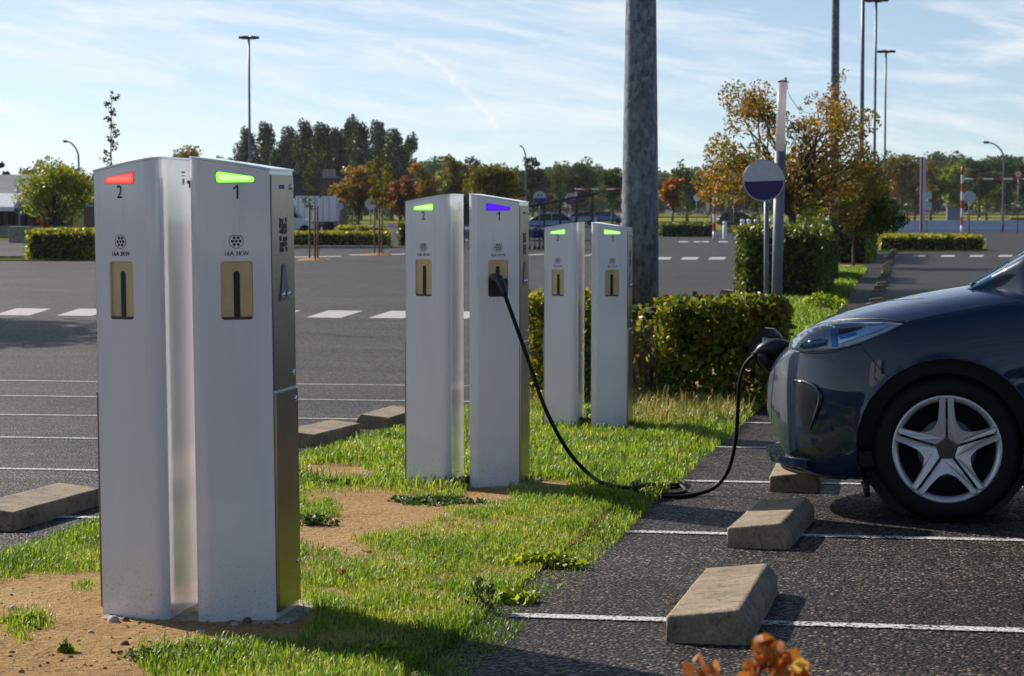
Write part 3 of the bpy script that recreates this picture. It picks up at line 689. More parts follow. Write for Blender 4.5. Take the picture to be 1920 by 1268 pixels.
def post(origin, sgn, led, number, label, lean=0, plug=False):
    root = empty('charging_post', origin, 0, label=label, cat='charging post', group='white electric charging posts')
    root.rotation_euler.y = lean
    out, ctr, uc = post_part_meshes(sgn, led, number, plug)
    ch = {}
    for k, mname in POSTM.items():
        if k in ('slot', 'sill', 'light_surround'): continue
        ch[k] = link(k, out[k], M[mname], root)
    link('slot', out['slot'], M['black'], ch['socket_plate']); link('sill', out['sill'], M['hub'], ch['socket_plate'])
    ch['status_light'] = link('status_light', out['status_light'], M[led], root); link('light_surround', out['light_surround'], M['hub'], ch['status_light']); link('light_core', out['light_core'], M[led+'c'], ch['status_light'])
    for i, b in enumerate(out['bolts']): link('bolt', b, M['chrome'], ch['upper_panel' if i < 2 else 'lower_panel'])
    link('instruction_print', out['instruction_print'], M['ink'], ch['upper_panel']); link('side_logo', out['side_logo'], M['blueink'], ch['upper_panel'])
    kc = link('lock_plate', out['keyhole_cover'], M['greymetal'], root); [link('lock', q_, M['chrome'], kc) for q_ in out['lock']]
    mb = MB(); sx = -sgn*.0008
    for (y0, y1, z0, z1) in ((.215, .245, 1.352, 1.358), (.215, .245, 1.343, 1.346), (.222, .240, 1.318, 1.336)): mb.quad((sx, y0, z0), (sx, y1, z0), (sx, y1, z1), (sx, y0, z1))
    mb.build('maker_plate_print', M['greymetal'], root)
    if led == 'rd':
        g_ = np.random.default_rng(2); mb = MB()
        for q in range(9):
            cy_, cz_, r_ = .288 + g_.normal()*.008, 1.318 + g_.normal()*.007, .0025 + .005*g_.random(); mb.bm.faces.new([mb.bm.verts.new((sx*1.5, cy_ + r_*math.cos(t_)*(.7+.5*g_.random()), cz_ + r_*math.sin(t_))) for t_ in np.linspace(0, 5.6, 9)])
        M.setdefault('rust', simple('rust', (.10,.035,.015), .95, scale=60)); mb.build('rust_spot', M['rust'], root)
    if plug:
        mb = MB(); mb.box(-.045, .045, -.086, .0, 0, .010, .002, ctr(uc, 1.0015, -.0083)); mb.build('socket_flap', M['black'], root)
    else:
        pass
    return root, ctr, uc
M['grnc'] = emit('green_led_core', (.55,1.0,.32), 1.0); M['rdc'] = emit('red_led_core', (1.0,.15,.11), 1.0); M['blc'] = emit('blue_led_core', (.075,.005,1.0), 1.0)
GAP = .0435
Z2 = 9.88
def pair(px_r, py_base, rise, leds, labels, plug=False, lean=0, Zp=None):
    # world point of the right post's inner front corner
    d = P(px_r, py_base, Zp); o = Vector((d.x, d.y, d.z))
    r, c1_, u1 = post(o, 1, leds[1], '1', labels[1], lean, plug)
    l, c2_, u2 = post(o + Vector((-2*GAP, 0, 0)), -1, leds[0], '2', labels[0], lean)
    mb = MB(); z = gz(o.x, o.y) ; mb.box(o.x-GAP-.26, o.x-GAP+.33, o.y+.02, o.y+PD+.09, z-.12, z+.007 + (lift(Z2) if Z2 is not None and o.y > 8 else 0), .005); 
    mb.build('concrete_pad', M['pad'], label=labels[2], cat='concrete pad')
    return r, l, c1_, u1
Z1, Z2, Z3 = 6.20, 9.88, 13.75
def hpx(top, bot, Z): return P(960, top, Z).z - P(960, bot, Z).z
print('post heights', hpx(297, 1175, Z1), hpx(365, 910, Z2), hpx(418, 812, Z3))
b1 = P(352, 297, Z1).z - PH; b2 = P(881, 366, Z2).z - PH; b3 = P(1108, 419, Z3).z - PH
print('base z', b1, -prof(Z1), b2, -prof(Z2), b3, -prof(Z3))
def pyat(z, Z):
    lo, hi = 0, 1400
    for _ in range(50):
        m = (lo+hi)/2
        if P(960, m, Z).z > z: lo = m
        else: hi = m
    return lo
pair(362, pyat(b1, Z1), 0, ('rd', 'grn'), ('large nearest white charging post numbered 2 with a red light', 'large nearest white charging post numbered 1 with green light and full steel side', 'pale concrete pad under the two nearest charging posts'), lean=R(-.55)*0 - R(.5), Zp=Z1)
pr2, pl2, ctr2, uc2 = pair(877, pyat(b2, Z2), 0, ('grn', 'bl'), ('middle charging post numbered 2, green light, left of the plugged-in post', 'charging post with blue light and a black cable plugged in', 'concrete pad under the middle pair of charging posts'), plug=True, Zp=Z2)
pair(1106, pyat(b3, Z3), 0, ('grn', 'grn'), ('farthest charging post numbered 2 with green light, left of the farthest post 1', 'farthest charging post numbered 1 with green light, beside the thick mast', 'concrete pad under the farthest pair of charging posts'), Zp=Z3)
# ---------------------------------------------------------------- wheel stops
def stop_mesh(flip=1):
    mb = MB(); bm = mb.bm; L, w = 1.0, .24
    prof_ = [(-w/2, 0), (-w/2, .085), (w/2-.035, .108), (w/2, .06), (w/2, 0)]
    mb.prism([(flip*x, z) for x, z in prof_] if flip > 0 else [(flip*x, z) for x, z in prof_][::-1], -L/2, L/2, Matrix(((1,0,0,0),(0,0,1,0),(0,1,0,0),(0,0,0,1))))
    bmesh.ops.recalc_face_normals(bm, faces=bm.faces)
    r = bmesh.ops.bevel(bm, geom=[e for e in bm.edges if max(v.co.z for v in e.verts) > .02], offset=.012, segments=3, affect='EDGES', profile=.55)
    for f in r['faces']: f.smooth = True
    bmesh.ops.subdivide_edges(bm, edges=[e for e in bm.edges if e.calc_length() > .5], cuts=6)
    g = np.random.default_rng(1)
    for v in bm.verts: v.co += Vector(g.normal(size=3)*.0012)
    return mb.mesh('wheel_stop')
sr, sl = stop_mesh(1), stop_mesh(-1); sr.materials.append(M['conc']); sl.materials.append(M['conc'])
XS = G(1334, 1206).x; XSL = G(60, 985).x - .12
def stop(me, x, y, label, rz=0.0, dz=0.0):
    o = link('wheel_stop', me, None, loc=(x, y, gz(x, y)-.008+dz), label=label, cat='wheel stop', group='concrete wheel stops'); o.rotation_euler = (-.033, -.006, rz); return o
ya = G(1334, 1208).y + .5
stop(sr, XS, ya, 'nearest concrete wheel stop on the right, in front of the orange leaves', R(-1))
yb = G(1430, 1029).y + .5; xb = G(1435, 1027).x
stop(sr, xb, yb, 'concrete wheel stop half in shadow between the nearest stop and the car', R(-3))
yc = G(1487, 921).y + .45; stop(sr, G(1487, 921).x+.0, yc, 'concrete wheel stop under the front bumper of the blue car', R(1))
for k in range(4, 45): stop(sr, XS + rnd.uniform(-.03, .03), ya + k*BAYR + rnd.uniform(-.04, .04), 'small brown wheel stop in the long row receding beside the far hedges', R(rnd.uniform(-1.5, 1.5)))
yl = YL
stop(sl, XSL, G(30, 996).y + .5, 'large concrete wheel stop at the left edge of the photo', R(1))
p = G(600, 838); stop(sl, G(555, 838).x+.01, G(560, 838).y + .5, 'concrete wheel stop just right of the nearest charging posts', R(-1.5))
stop(sl, G(690, 804).x+.02, G(690, 804).y + .5, 'concrete wheel stop left of the middle charging posts', R(1))
stop(sl, G(1000, 727).x-.12, G(1000, 727).y + .45, 'dark wheel stop glimpsed behind the plugged-in charging post')
stop(sl, G(1365, 552).x, G(1365, 552).y, 'lower of two wheel stops beside the tall green hedge block')
stop(sl, G(1395, 542).x, G(1395, 542).y, 'upper of two wheel stops beside the tall green hedge block')
# ---------------------------------------------------------------- the blue car
AX = .80; WR = .312
wp = G(1775, 982)                    # where the near front tyre touches down
HW = .865
car_o = Vector((wp.x - AX, wp.y + .80, 0)); car_o.z = gz(wp.x, wp.y) ; 
root = empty('parked_car', car_o, 0, label='dark blue electric hatchback plugged in at its nose', cat='car')
cx0 = wp.x; cy0 = wp.y
root.location = (wp.x - AX, wp.y + .80, gz(wp.x - AX, wp.y + .80)); root.rotation_euler = (-.0328, -.0061, 0)
bpy.context.view_layer.update(); CM = root.matrix_world.copy()
def interp(x, pts):
    if x <= pts[0][0]: return pts[0][1]
    for (a, u), (b, v) in zip(pts, pts[1:]):
        if x <= b:
            t = (x-a)/(b-a); return u + (v-u)*t
    return pts[-1][1]
def sm(pts, n=400):
    xs = np.array([p[0] for p in pts]); ys = np.array([p[1] for p in pts]); m = np.gradient(ys, xs)
    # monotone-ish hermite
    d = np.diff(ys)/np.diff(xs); mm = np.zeros(len(xs)); mm[0], mm[-1] = d[0], d[-1]
    for i in range(1, len(xs)-1): mm[i] = 0 if d[i-1]*d[i] <= 0 else 2*d[i-1]*d[i]/(d[i-1]+d[i])
    def f(x):
        x = min(max(x, xs[0]), xs[-1]); i = min(int(np.searchsorted(xs, x, 'right')-1), len(xs)-2); h = xs[i+1]-xs[i]; t = (x-xs[i])/h
        return float((2*t**3-3*t*t+1)*ys[i] + (t**3-2*t*t+t)*h*mm[i] + (-2*t**3+3*t*t)*ys[i+1] + (t**3-t*t)*h*mm[i+1])
    return f
def Wf(x):
    if x < .85: w = HW*(1-(1-max(x, 0)/.85)**2.5)**.4
    else: w = HW
    if x > 3.3: w *= 1 - .10*((x-3.3)/.78)**2.2
    return w
def r2(v): return math.sqrt(max(v, 0))
ztf = sm([(0, .50), (.012, .585), (.035, .645), (.07, .695), (.12, .745), (.20, .812), (.30, .862), (.45, .910), (.645, .955), (.90, 1.000), (1.05, 1.02), (2.2, 1.04), (3.6, 1.08), (3.95, 1.04), (4.06, .85), (4.084, .60)])
zbf = sm([(0, .50), (.012, .43), (.035, .375), (.07, .325), (.105, .26), (.15, .20), (.30, .165), (.9, .16), (3.3, .17), (3.9, .24), (4.06, .35), (4.084, .60)])
zsf = sm([(0, .50), (.035, .60), (.10, .68), (.20, .735), (.40, .795), (.63, .843), (1.1, .915), (2.2, .955), (3.6, .99), (3.95, .96), (4.06, .78), (4.084, .60)])
def section(x):
    W_ = Wf(x); zt, zb, zs = ztf(x), zbf(x), zsf(x); zs = min(zs, zt-.002)
    hs = zs - zb; k = min(1, x/.5)
    fl = .012*math.exp(-((x-AX)/.45)**2)          # flare over the wheel
    pts = [(0, zb), (.55*W_, zb), (.90*W_, zb+.008), (.965*W_, zb+.06*hs), (.985*W_+fl, zb+.22*hs), (.998*W_+fl, zb+.45*hs), (1.0*W_+fl, zb+.62*hs), (.992*W_+fl*.7, zb+.80*hs), (.972*W_+fl*.3, zb+.94*hs),
           (.955*W_, zs), (.925*W_, zs+.20*(zt-zs)), (.86*W_, zs+.45*(zt-zs)), (.72*W_, zs+.72*(zt-zs)), (.45*W_, zs+.93*(zt-zs)), (.2*W_, zs+.99*(zt-zs)), (0, zt)]
    return pts
def catmull2(P_, n):
    out = []; Q = [P_[0]] + P_ + [P_[-1]]
    for i in range(1, len(Q)-2):
        a, b, c, d = [np.array(q) for q in Q[i-1:i+3]]
        for j in range(n):
            t = j/n; out.append(.5*((2*b)+(c-a)*t+(2*a-5*b+4*c-d)*t*t+(3*b-a-3*c+d)*t**3))
    out.append(np.array(P_[-1])); return out
xs = [0.0]; 
for i in range(1, 40): xs.append(.6*(i/39)**1.9)
x = .6
while x < 4.0: x += .02 if x < 1.3 or 2.95 < x < 3.85 else .06; xs.append(min(x, 4.06))
xs = sorted(set([round(v, 5) for v in xs if v < 4.07])) + [4.075, 4.084]
NS = 4; half = [catmull2(section(x), NS) for x in xs]; m = len(half[0])
bmv = []; bm = bmesh.new(); rows = []
for x, h in zip(xs, half):
    row = [bm.verts.new((x, -p[0], p[1])) for p in h] + [bm.verts.new((x, p[0], p[1])) for p in h[-2:0:-1]]
    rows.append(row)
K = len(rows[0])
for A, B in zip(rows, rows[1:]):
    for j in range(K):
        try: f = bm.faces.new((A[j], B[j], B[(j+1) % K], A[(j+1) % K])); f.smooth = True
        except ValueError: pass
bmesh.ops.remove_doubles(bm, verts=bm.verts, dist=.0006)
bm.faces.new([v for v in rows[-1] if v.is_valid]) if all(v.is_valid for v in rows[-1]) else None
RA = .372
arch = [(AX, WR+.012), (3.39, WR+.012)]
kill = []
for f in bm.faces:
    for (ax, az_) in arch:
        if all(math.hypot(v.co.x-ax, v.co.z-az_) < RA and abs(v.co.y) > .45 for v in f.verts): kill.append(f); break
bmesh.ops.delete(bm, geom=kill, context='FACES')
lip = {0: [], 1: []}
for v in bm.verts:
    if v.is_boundary or any(e.is_boundary for e in v.link_edges):
        for i, (ax, az_) in enumerate(arch):
            d = math.hypot(v.co.x-ax, v.co.z-az_)
            if d < RA + .035 and abs(v.co.y) > .5 and d > .05:
                v.co.x = ax + (v.co.x-ax)*RA/d; v.co.z = az_ + (v.co.z-az_)*RA/d
bmesh.ops.recalc_face_normals(bm, faces=bm.faces)
me = bpy.data.meshes.new('body'); bm.to_mesh(me)
bvh = BVHTree.FromBMesh(bm)
body = link('body', me, M['navy'], root)
# arch lips and liners
def side_y(x, z, off=0.0, sgn=-1):
    h = bvh.ray_cast(Vector((x, sgn*2, z)), Vector((0, -sgn, 0)))
    return (h[0].y + sgn*off) if h[0] is not None else sgn*Wf(x)
for (ax, az_) in arch:
    for sgn in (-1, 1):
        pts = []
        for i in range(41):
            t = R(-28) + (math.pi + R(56))*i/40; X_, Z_ = ax + (RA+.002)*math.cos(t), az_ + (RA+.002)*math.sin(t)
            if Z_ < .19: continue
            Xq, Zq = ax + (RA+.014)*math.cos(t), az_ + (RA+.014)*math.sin(t)
            h = bvh.ray_cast(Vector((Xq, sgn*2, max(Zq, .2))), Vector((0, -sgn, 0)))
            if h[0] is None or abs(h[0].y) < .5: continue
            pts.append((X_, h[0].y - sgn*.004, Z_))
        mb = MB()
        if len(pts) > 4: mb.tube(pts, .007, 6)
        mb.build('arch_lip', M['navy'], root)
        mb = MB(); n_ = 24
        for i in range(n_):
            t0, t1 = R(-30) + (R(240))*i/n_, R(-30) + R(240)*(i+1)/n_; r_ = RA+.004
            mb.quad(*[(ax + r_*math.cos(t), sgn*yy, az_ + r_*math.sin(t)) for t, yy in ((t0, .45), (t1, .45), (t1, .835), (t0, .835))])
        mb.prism([(ax + (RA+.01)*math.cos(2*math.pi*i/24), az_ + (RA+.01)*math.sin(2*math.pi*i/24)) for i in range(24)], sgn*.40, sgn*.44, FRONT)
        mb.build('wheel_arch_liner', M['black'], root)
mb = MB(); mb.box(.25, 3.9, -.62, .62, .20, .30, .02); mb.build('underbody_light_block', M['black'], root)  # dark box added under the shell to block light
# what the photograph shows on the skin: looked up by sight line
inv = CM.inverted(); camL = inv @ Vector((0, 0, CAMZ))
def surf(px, py, off=0.0):
    d = Vector(ray(px, py)); dl = (inv.to_3x3() @ d).normalized(); h = bvh.ray_cast(camL, dl)
    if h[0] is None: return None
    n_ = h[1] if h[1].dot(dl) < 0 else -h[1]
    return h[0] + n_*off
def skin_patch(poly, off, step=5.0, rim=None):
    b = []
    for a, c in zip(poly, poly[1:]+poly[:1]):
        L = math.hypot(c[0]-a[0], c[1]-a[1]); k = max(1, int(L/step)); b += [(a[0]+(c[0]-a[0])*i/k, a[1]+(c[1]-a[1])*i/k) for i in range(k)]
    inn = []; x0, x1 = min(p[0] for p in b), max(p[0] for p in b); y0, y1 = min(p[1] for p in b), max(p[1] for p in b); yy = y0
    while yy < y1:
        xx = x0
        while xx < x1:
            if inpoly((xx, yy), b): inn.append((xx, yy))
            xx += step
        yy += step
    r_ = delaunay_2d_cdt([Vector(p) for p in b+inn], [(i, (i+1) % len(b)) for i in range(len(b))], [], 1, 1e-4)
    bs = {(round(p[0], 2), round(p[1], 2)) for p in b}; V = []; ok = []
    for v in r_[0]:
        q = surf(v.x, v.y, (rim if (rim is not None and (round(v.x, 2), round(v.y, 2)) in bs) else off)); ok.append(q is not None); V.append(q if q is not None else Vector((0, 0, 0)))
    F = [f for f in r_[2] if len(f) == 3 and all(ok[i] for i in f)]
    me = npmesh('patch', [tuple(v) for v in V], F, True)
    bm_ = bmesh.new(); bm_.from_mesh(me); bmesh.ops.recalc_face_normals(bm_, faces=bm_.faces)
    if sum(f.normal.y for f in bm_.faces) > 0: bmesh.ops.reverse_faces(bm_, faces=bm_.faces)
    seen, isl = set(), []
    for f0 in bm_.faces:          # keep the largest connected piece only
        if f0 in seen: continue
        st_, cur = [f0], []; seen.add(f0)
        while st_:
            f = st_.pop(); cur.append(f)
            for e in f.edges:
                for q in e.link_faces:
                    if q not in seen: seen.add(q); st_.append(q)
        isl.append(cur)
    if len(isl) > 1:
        isl.sort(key=len); bmesh.ops.delete(bm_, geom=[f for c in isl[:-1] for f in c], context='FACES')
    bmesh.ops.delete(bm_, geom=[v for v in bm_.verts if not v.link_faces], context='VERTS')
    bm_.to_mesh(me); bm_.free(); return me
def mirror(me):
    c = me.copy(); c.transform(Matrix.Diagonal((1, -1, 1, 1))); c.flip_normals(); return c
def seam(pxs, r=.0022, off=.0, n=6, name='panel_gap', mat='black', mir=True):
    ps = [surf(*p, off) for p in [tuple(q)[:2] for q in smooth_path([(a, b, 0) for a, b in pxs], n)]]; ps = [p for p in ps if p is not None]
    if len(ps) < 3: return
    mb = MB(); mb.tube(ps, r, 6); me = mb.mesh(name); link(name, me, M[mat], root)
    if mir: link(name, mirror(me), M[mat], root)
HL = [(1484, 655), (1485, 642), (1497, 629), (1520, 617), (1552, 609), (1600, 605), (1650, 605), (1693, 607), (1668, 622), (1640, 634), (1612, 645), (1580, 654), (1545, 660), (1505, 661)]
house = skin_patch(HL, .0015); lens = skin_patch(HL, .014, rim=.003)
inner = skin_patch([(1500, 652), (1504, 645), (1518, 640), (1538, 637), (1553, 637), (1551, 648), (1530, 653), (1508, 655)], .004)
refl = skin_patch([(1572, 618), (1630, 614), (1672, 610), (1640, 624), (1600, 637), (1574, 645)], .0065)
drl = skin_patch([(1558, 620), (1569, 619), (1571, 650), (1562, 652)], .009)
glint = skin_patch([(1574, 630), (1606, 624), (1608, 629), (1577, 637)], .0085)
glow_ = skin_patch([(1506, 645), (1550, 638), (1553, 642), (1510, 650)], .0075)
M['bluelens'] = simple('blue_tinted_reflector', (.08,.42,.90), .15, .2, bump=0); M['hdark'] = simple('headlamp_bezel', (.02,.025,.04), .15, .4, bump=0); M['hsil'] = simple('headlamp_silver', (.80,.84,.90), .25, .3, bump=0)
for mir in (0, 1):
    f_ = mirror if mir else (lambda m: m)
    hl = link('headlight', f_(lens), M['lens'], root)
    for nm, me_, mt in (('housing', house, 'hsil'), ('bezel', inner, 'hdark'), ('reflector', refl, 'chrome'), ('light_guide', drl, 'bluelens'), ('blue_reflector', glint, 'bluelens'), ('blue_strip', glow_, 'bluelens')): link(nm, f_(me_), M[mt], hl)
seam([(1481, 655), (1484, 640), (1500, 624), (1530, 610), (1570, 601), (1620, 598), (1660, 599), (1697, 604)], .0035)
seam([(1697, 604), (1740, 594), (1800, 582), (1860, 572), (1915, 566)], .0015)
seam([(1613, 646), (1640, 680), (1671, 713)], .0022)
seam([(1482, 657), (1520, 663), (1560, 661), (1612, 647)], .002)
# side air curtain with bright rim
CR = [(1487, 714), (1510, 718), (1530, 728), (1538, 742), (1536, 760), (1526, 784), (1519, 806), (1508, 800), (1500, 775), (1492, 745)]
ai = skin_patch(CR, .003); M['gloss'] = simple('gloss_black', (.004,.006,.010), .06, 0, bump=0, **{'Specular IOR Level': .8})
intake = link('side_intake', ai, M['gloss'], root); i2 = link('side_intake', mirror(ai), M['gloss'], root)
ps = [surf(a.x, a.y, .003) for a in smooth_path([(1490, 713, 0), (1512, 717, 0), (1531, 727, 0), (1539, 742, 0), (1537, 760, 0), (1527, 785, 0), (1520, 806, 0)], 6)]; ps = [p for p in ps if p]
mb = MB(); mb.tube(ps, [.002 + .0095*math.sin(math.pi*i/(len(ps)-1)) for i in range(len(ps))], 8); me_ = mb.mesh('intake_trim'); link('intake_trim', me_, M['navy'], intake); link('intake_trim', mirror(me_), M['navy'], i2)
fog = skin_patch([(1480, 850), (1500, 840), (1530, 838), (1540, 846), (1525, 853), (1490, 854)], .004); link('fog_panel', fog, M['gloss'], root)
# lower lip and grille
def nosepts(z, x0, yext, n=21):
    o_ = []
    for i in range(n):
        yy = -yext + 2*yext*i/(n-1)
        xx = .85*(1-(1-min(abs(yy)/HW, .999)**2.5)**.4); o_.append((x0+xx, yy, z))
    return o_
mb = MB(); mb.tube(nosepts(.182, .075, .74), [.012]*21, 8); mb.build('bumper_lip', M['black'], root)
mb = MB(); a_ = nosepts(.212, .005, .66); b_ = nosepts(.246, -.002, .66); c_ = nosepts(.170, .14, .68)
for i in range(20):
    mb.quad(a_[i], a_[i+1], b_[i+1], b_[i]); mb.quad(c_[i], c_[i+1], a_[i+1], a_[i]); d_ = nosepts(.240, .16, .64); mb.quad(b_[i], b_[i+1], d_[i+1], d_[i])
mb.build('splitter', M['navy'], root)
for k in range(4):
    mb = MB(); mb.tube(nosepts(.272+.026*k, .085-.012*k, .50), .0065, 6); mb.build('grille_bar', M['chrome'], root)
mb = MB(); mb.tube([(AX-.34, -.74, .17), (AX-.33, -.745, .10)], [.02, .012], 6); mb.build('air_deflector', M['black'], root)
mb = MB(); e1, e2 = nosepts(.22, .13, .62), nosepts(.37, .075, .60)
for i in range(20): mb.quad(e1[i], e1[i+1], e2[i+1], e2[i])
mb.build('lower_grille', M['black'], root)
# greenhouse
M['screen'] = glassmat('windscreen_glass', (.45,.70,.85), .02, .35, (.03,.13,.26))  # blue sky reflection put into the glass colour
def gsec(x):
    zr = ghr(x); return zr
ghr = sm([(.88, .985), (1.0, 1.06), (1.25, 1.215), (1.55, 1.39), (1.85, 1.50), (2.3, 1.555), (2.9, 1.54), (3.4, 1.46), (3.75, 1.28), (3.95, 1.08)])
gx = list(np.linspace(.88, 3.95, 60)); bm2 = bmesh.new(); rows = []
for x in gx:
    zr = ghr(x); zb_ = zsf(x)+.03; t = min(1, (x-.88)/.25); wb = HW*(.55+.37*t)*(1 if x < 3.3 else 1-.12*((x-3.3)/.65)); wt = .60*(min(1, .9+.1*t))
    hh = max(0, zr - zb_); f_ = min(1, hh/.5); wr = wb - (wb-wt)*f_
    pts = [(wb, zb_), (wb-(wb-wr)*.45, zb_+hh*.45), (wr+.02, zb_+hh*.86), (wr-.06, zb_+hh*.965), (wr*.5, zr-.004), (0, zr)]
    h = catmull2(pts, 3); rows.append([bm2.verts.new((x, -p[0], p[1])) for p in h] + [bm2.verts.new((x, p[0], p[1])) for p in h[-2::-1]])
for A, B in zip(rows, rows[1:]):
    for j in range(len(A)-1):
        f = bm2.faces.new((A[j], B[j], B[j+1], A[j+1])); f.smooth = True
bmesh.ops.recalc_face_normals(bm2, faces=bm2.faces)
def split(sel, name, mat, off=0.0):
    b = bm2.copy(); bmesh.ops.delete(b, geom=[f for f in b.faces if not sel(f.calc_center_median())], context='FACES')
    me_ = bpy.data.meshes.new(name); b.to_mesh(me_); b.free(); return link(name, me_, M[mat], root)
def is_ws(c): return c.x < 1.95 and abs(c.y) < (.40 + .17*(1-max(0, (c.x-.9))/1.1)) * 1.12 and c.z > ghr(c.x)-.10
def is_side(c): return 1.35 < c.x < 3.5 and abs(c.y) > .58 and zsf(c.x)+.07 < c.z < ghr(c.x)-.11 and not (2.28 < c.x < 2.36)
split(is_ws, 'windscreen', 'screen'); [split((lambda c, a=a_, b=b_: is_side(c) and c.y*a > 0 and (c.x < 2.32) == b), 'side_window', 'window') for a_ in (-1, 1) for b_ in (True, False)]; split(lambda c: not is_ws(c) and not is_side(c), 'roof_and_pillars', 'navy')
bm2.free()
mb = MB(); mb.tube([(.93, -.50, .985), (1.0, -.30, 1.045)], .008, 6); mb.box(.90, .95, -.52, -.46, .985, 1.01, .006); mb.build('wiper', M['black'], root)
mb = MB(); mb.box(1.22, 1.40, -1.0, -.87, .98, 1.12, .04, seg=3); me_ = mb.mesh('door_mirror'); link('door_mirror', me_, M['navy'], root); link('door_mirror', mirror(me_), M['navy'], root)
# doors' gaps
for X_ in (1.28, 2.32, 3.2):
    pts = [(X_ + .05*(z-.3), side_y(X_, z, .0), z) for z in np.linspace(.26, .92, 12)]
    mb = MB(); mb.tube(pts, .002, 5); mb.build('door_gap', M['black'], root)
# wheels
def wheel(ax, sgn):
    wz = WR
    wr = empty('wheel', (ax, 0, wz)); wr.parent = root
    yo = .80
    Mx = Matrix.Translation((0, sgn*(yo-.195), 0)) @ Matrix.Rotation(-sgn*math.pi/2, 4, 'X')
    mb = MB(); mb.lathe([(.225, .0), (.27, -.004), (.298, .012), (.311, .035), (.3125, .06), (.3125, .135), (.311, .16), (.299, .183), (.275, .194), (.245, .196), (.228, .190), (.222, .175), (.222, .0)], 72, Mx)
    ty = mb.build('tyre', M['rubber'], wr)
    RR = .229
    mb = MB(); mb.lathe([(RR*.875, .165), (RR*.885, .178), (RR*.94, .188), (RR*.985, .190), (RR, .184), (RR*1.0, .165)], 72, Mx); rim = mb.build('rim', M['silver'], wr)
    mb = MB(); mb.lathe([(0, .10), (RR*.96, .10), (RR*.97, .165)], 48, Mx); mb.build('wheel_well_disc', M['black'], rim)
    mb = MB(); mb.lathe([(0, .125), (.12, .125), (.125, .115)], 36, Mx); mb.build('brake_disc', M['greymetal'], rim)
    # five V-shaped spokes
    def pol(dw, s_):  # (d, w)
        return [(d, s_*w) for d, w in dw]
    outer = [(.17, .095), (.30, .190), (.45, .300), (.60, .408), (.72, .495), (.765, .53)]
    end = [(.82, .50), (.85, .475)]
    innr = [(.845, .455), (.80, .425), (.74, .378), (.67, .318), (.59, .245), (.51, .165), (.45, .085), (.425, 0)]
    poly = [(.15, 0)] + outer + end + innr[1:]
    arms = [(d, w) for d, w in outer + end + innr[1:-1]] + [(.425, 0)] + [(d, -w) for d, w in (outer + end + innr[1:-1])[::-1]]
    for k in range(5):
        a = R(270 + 72*k + 1.0)
        mb = MB(); pts = []
        for d, w in arms: pts.append((RR*(d*math.cos(a) - w*math.sin(a)), RR*(d*math.sin(a) + w*math.cos(a))))
        # drape: centre sits further in than the rim end
        m0 = len(pts); bmq = mb.bm
        mb.prism(pts, 0, .018, bev=.004)
        for v in bmq.verts:
            r_ = math.hypot(v.co.x, v.co.y)/RR; v.co.z += .158 + .026*math.sin(min(1, max(0, (r_-.12)/.85))*math.pi*.62) 
        bmesh.ops.transform(bmq, matrix=Mx, verts=bmq.verts)
        mb.build('spoke', M['silver'], rim)
    mb = MB(); mb.lathe([(0, .180), (.035, .1795), (.058, .176), (.066, .168), (.066, .15)], 40, Mx); mb.build('hub_cap', M['hub'], wr)
    return wr
wheel(AX, -1); wheel(AX, 1); wheel(3.39, -1); wheel(3.39, 1)
# open charging flap, socket and plug on the nose
def L(px, py, Z): return inv @ P(px, py, Z)
ZN = 9.62
fl = [(1403, 652), (1409, 636), (1422, 620), (1433, 615), (1450, 617), (1462, 628), (1470, 645), (1462, 664), (1452, 684), (1436, 700), (1424, 690), (1408, 664)]
mb = MB(); V0 = [L(a, b, ZN) for a, b in fl]; V1 = [L(a+3, b-1, ZN+.02) for a, b in fl]
A = [mb.bm.verts.new(v) for v in V0]; B = [mb.bm.verts.new(v) for v in V1]
mb.bm.faces.new(A); mb.bm.faces.new(B[::-1])
for i in range(len(fl)): mb.bm.faces.new((A[i], A[(i+1) % len(fl)], B[(i+1) % len(fl)], B[i]))
flap = mb.build('charging_flap', M['gloss'], root)
mb = MB(); mb.quad(*[L(a, b, ZN-.003) for a, b in ((1429, 633), (1454, 636), (1453, 651), (1429, 650))]); stick = mb.build('sticker', M['signwhite'], flap)
mb = MB()
for (a, b, c, d) in ((1432, 641, 1439, 646), (1446, 642, 1451, 645), (1433, 635, 1436, 637), (1441, 635, 1444, 637), (1449, 637, 1451, 639)):
    mb.quad(*[L(q, r_, ZN-.004) for q, r_ in ((a, b), (c, b), (c, d), (a, d))])
mb.build('sticker_print', M['blueink'], flap)
mb = MB(); mb.tube([L(1440, 668, ZN+.01), L(1452, 668, ZN+.03), L(1475, 662, ZN+.06)], [.016, .02, .02], 8); mb.build('flap_hinge', M['black'], flap)
mb = MB(); mb.tube([L(1462, 668, ZN), L(1476, 668, ZN+.05), L(1500, 672, ZN+.12)], [.062, .068, .07], 16); mb.build('socket_surround', M['black'], root)
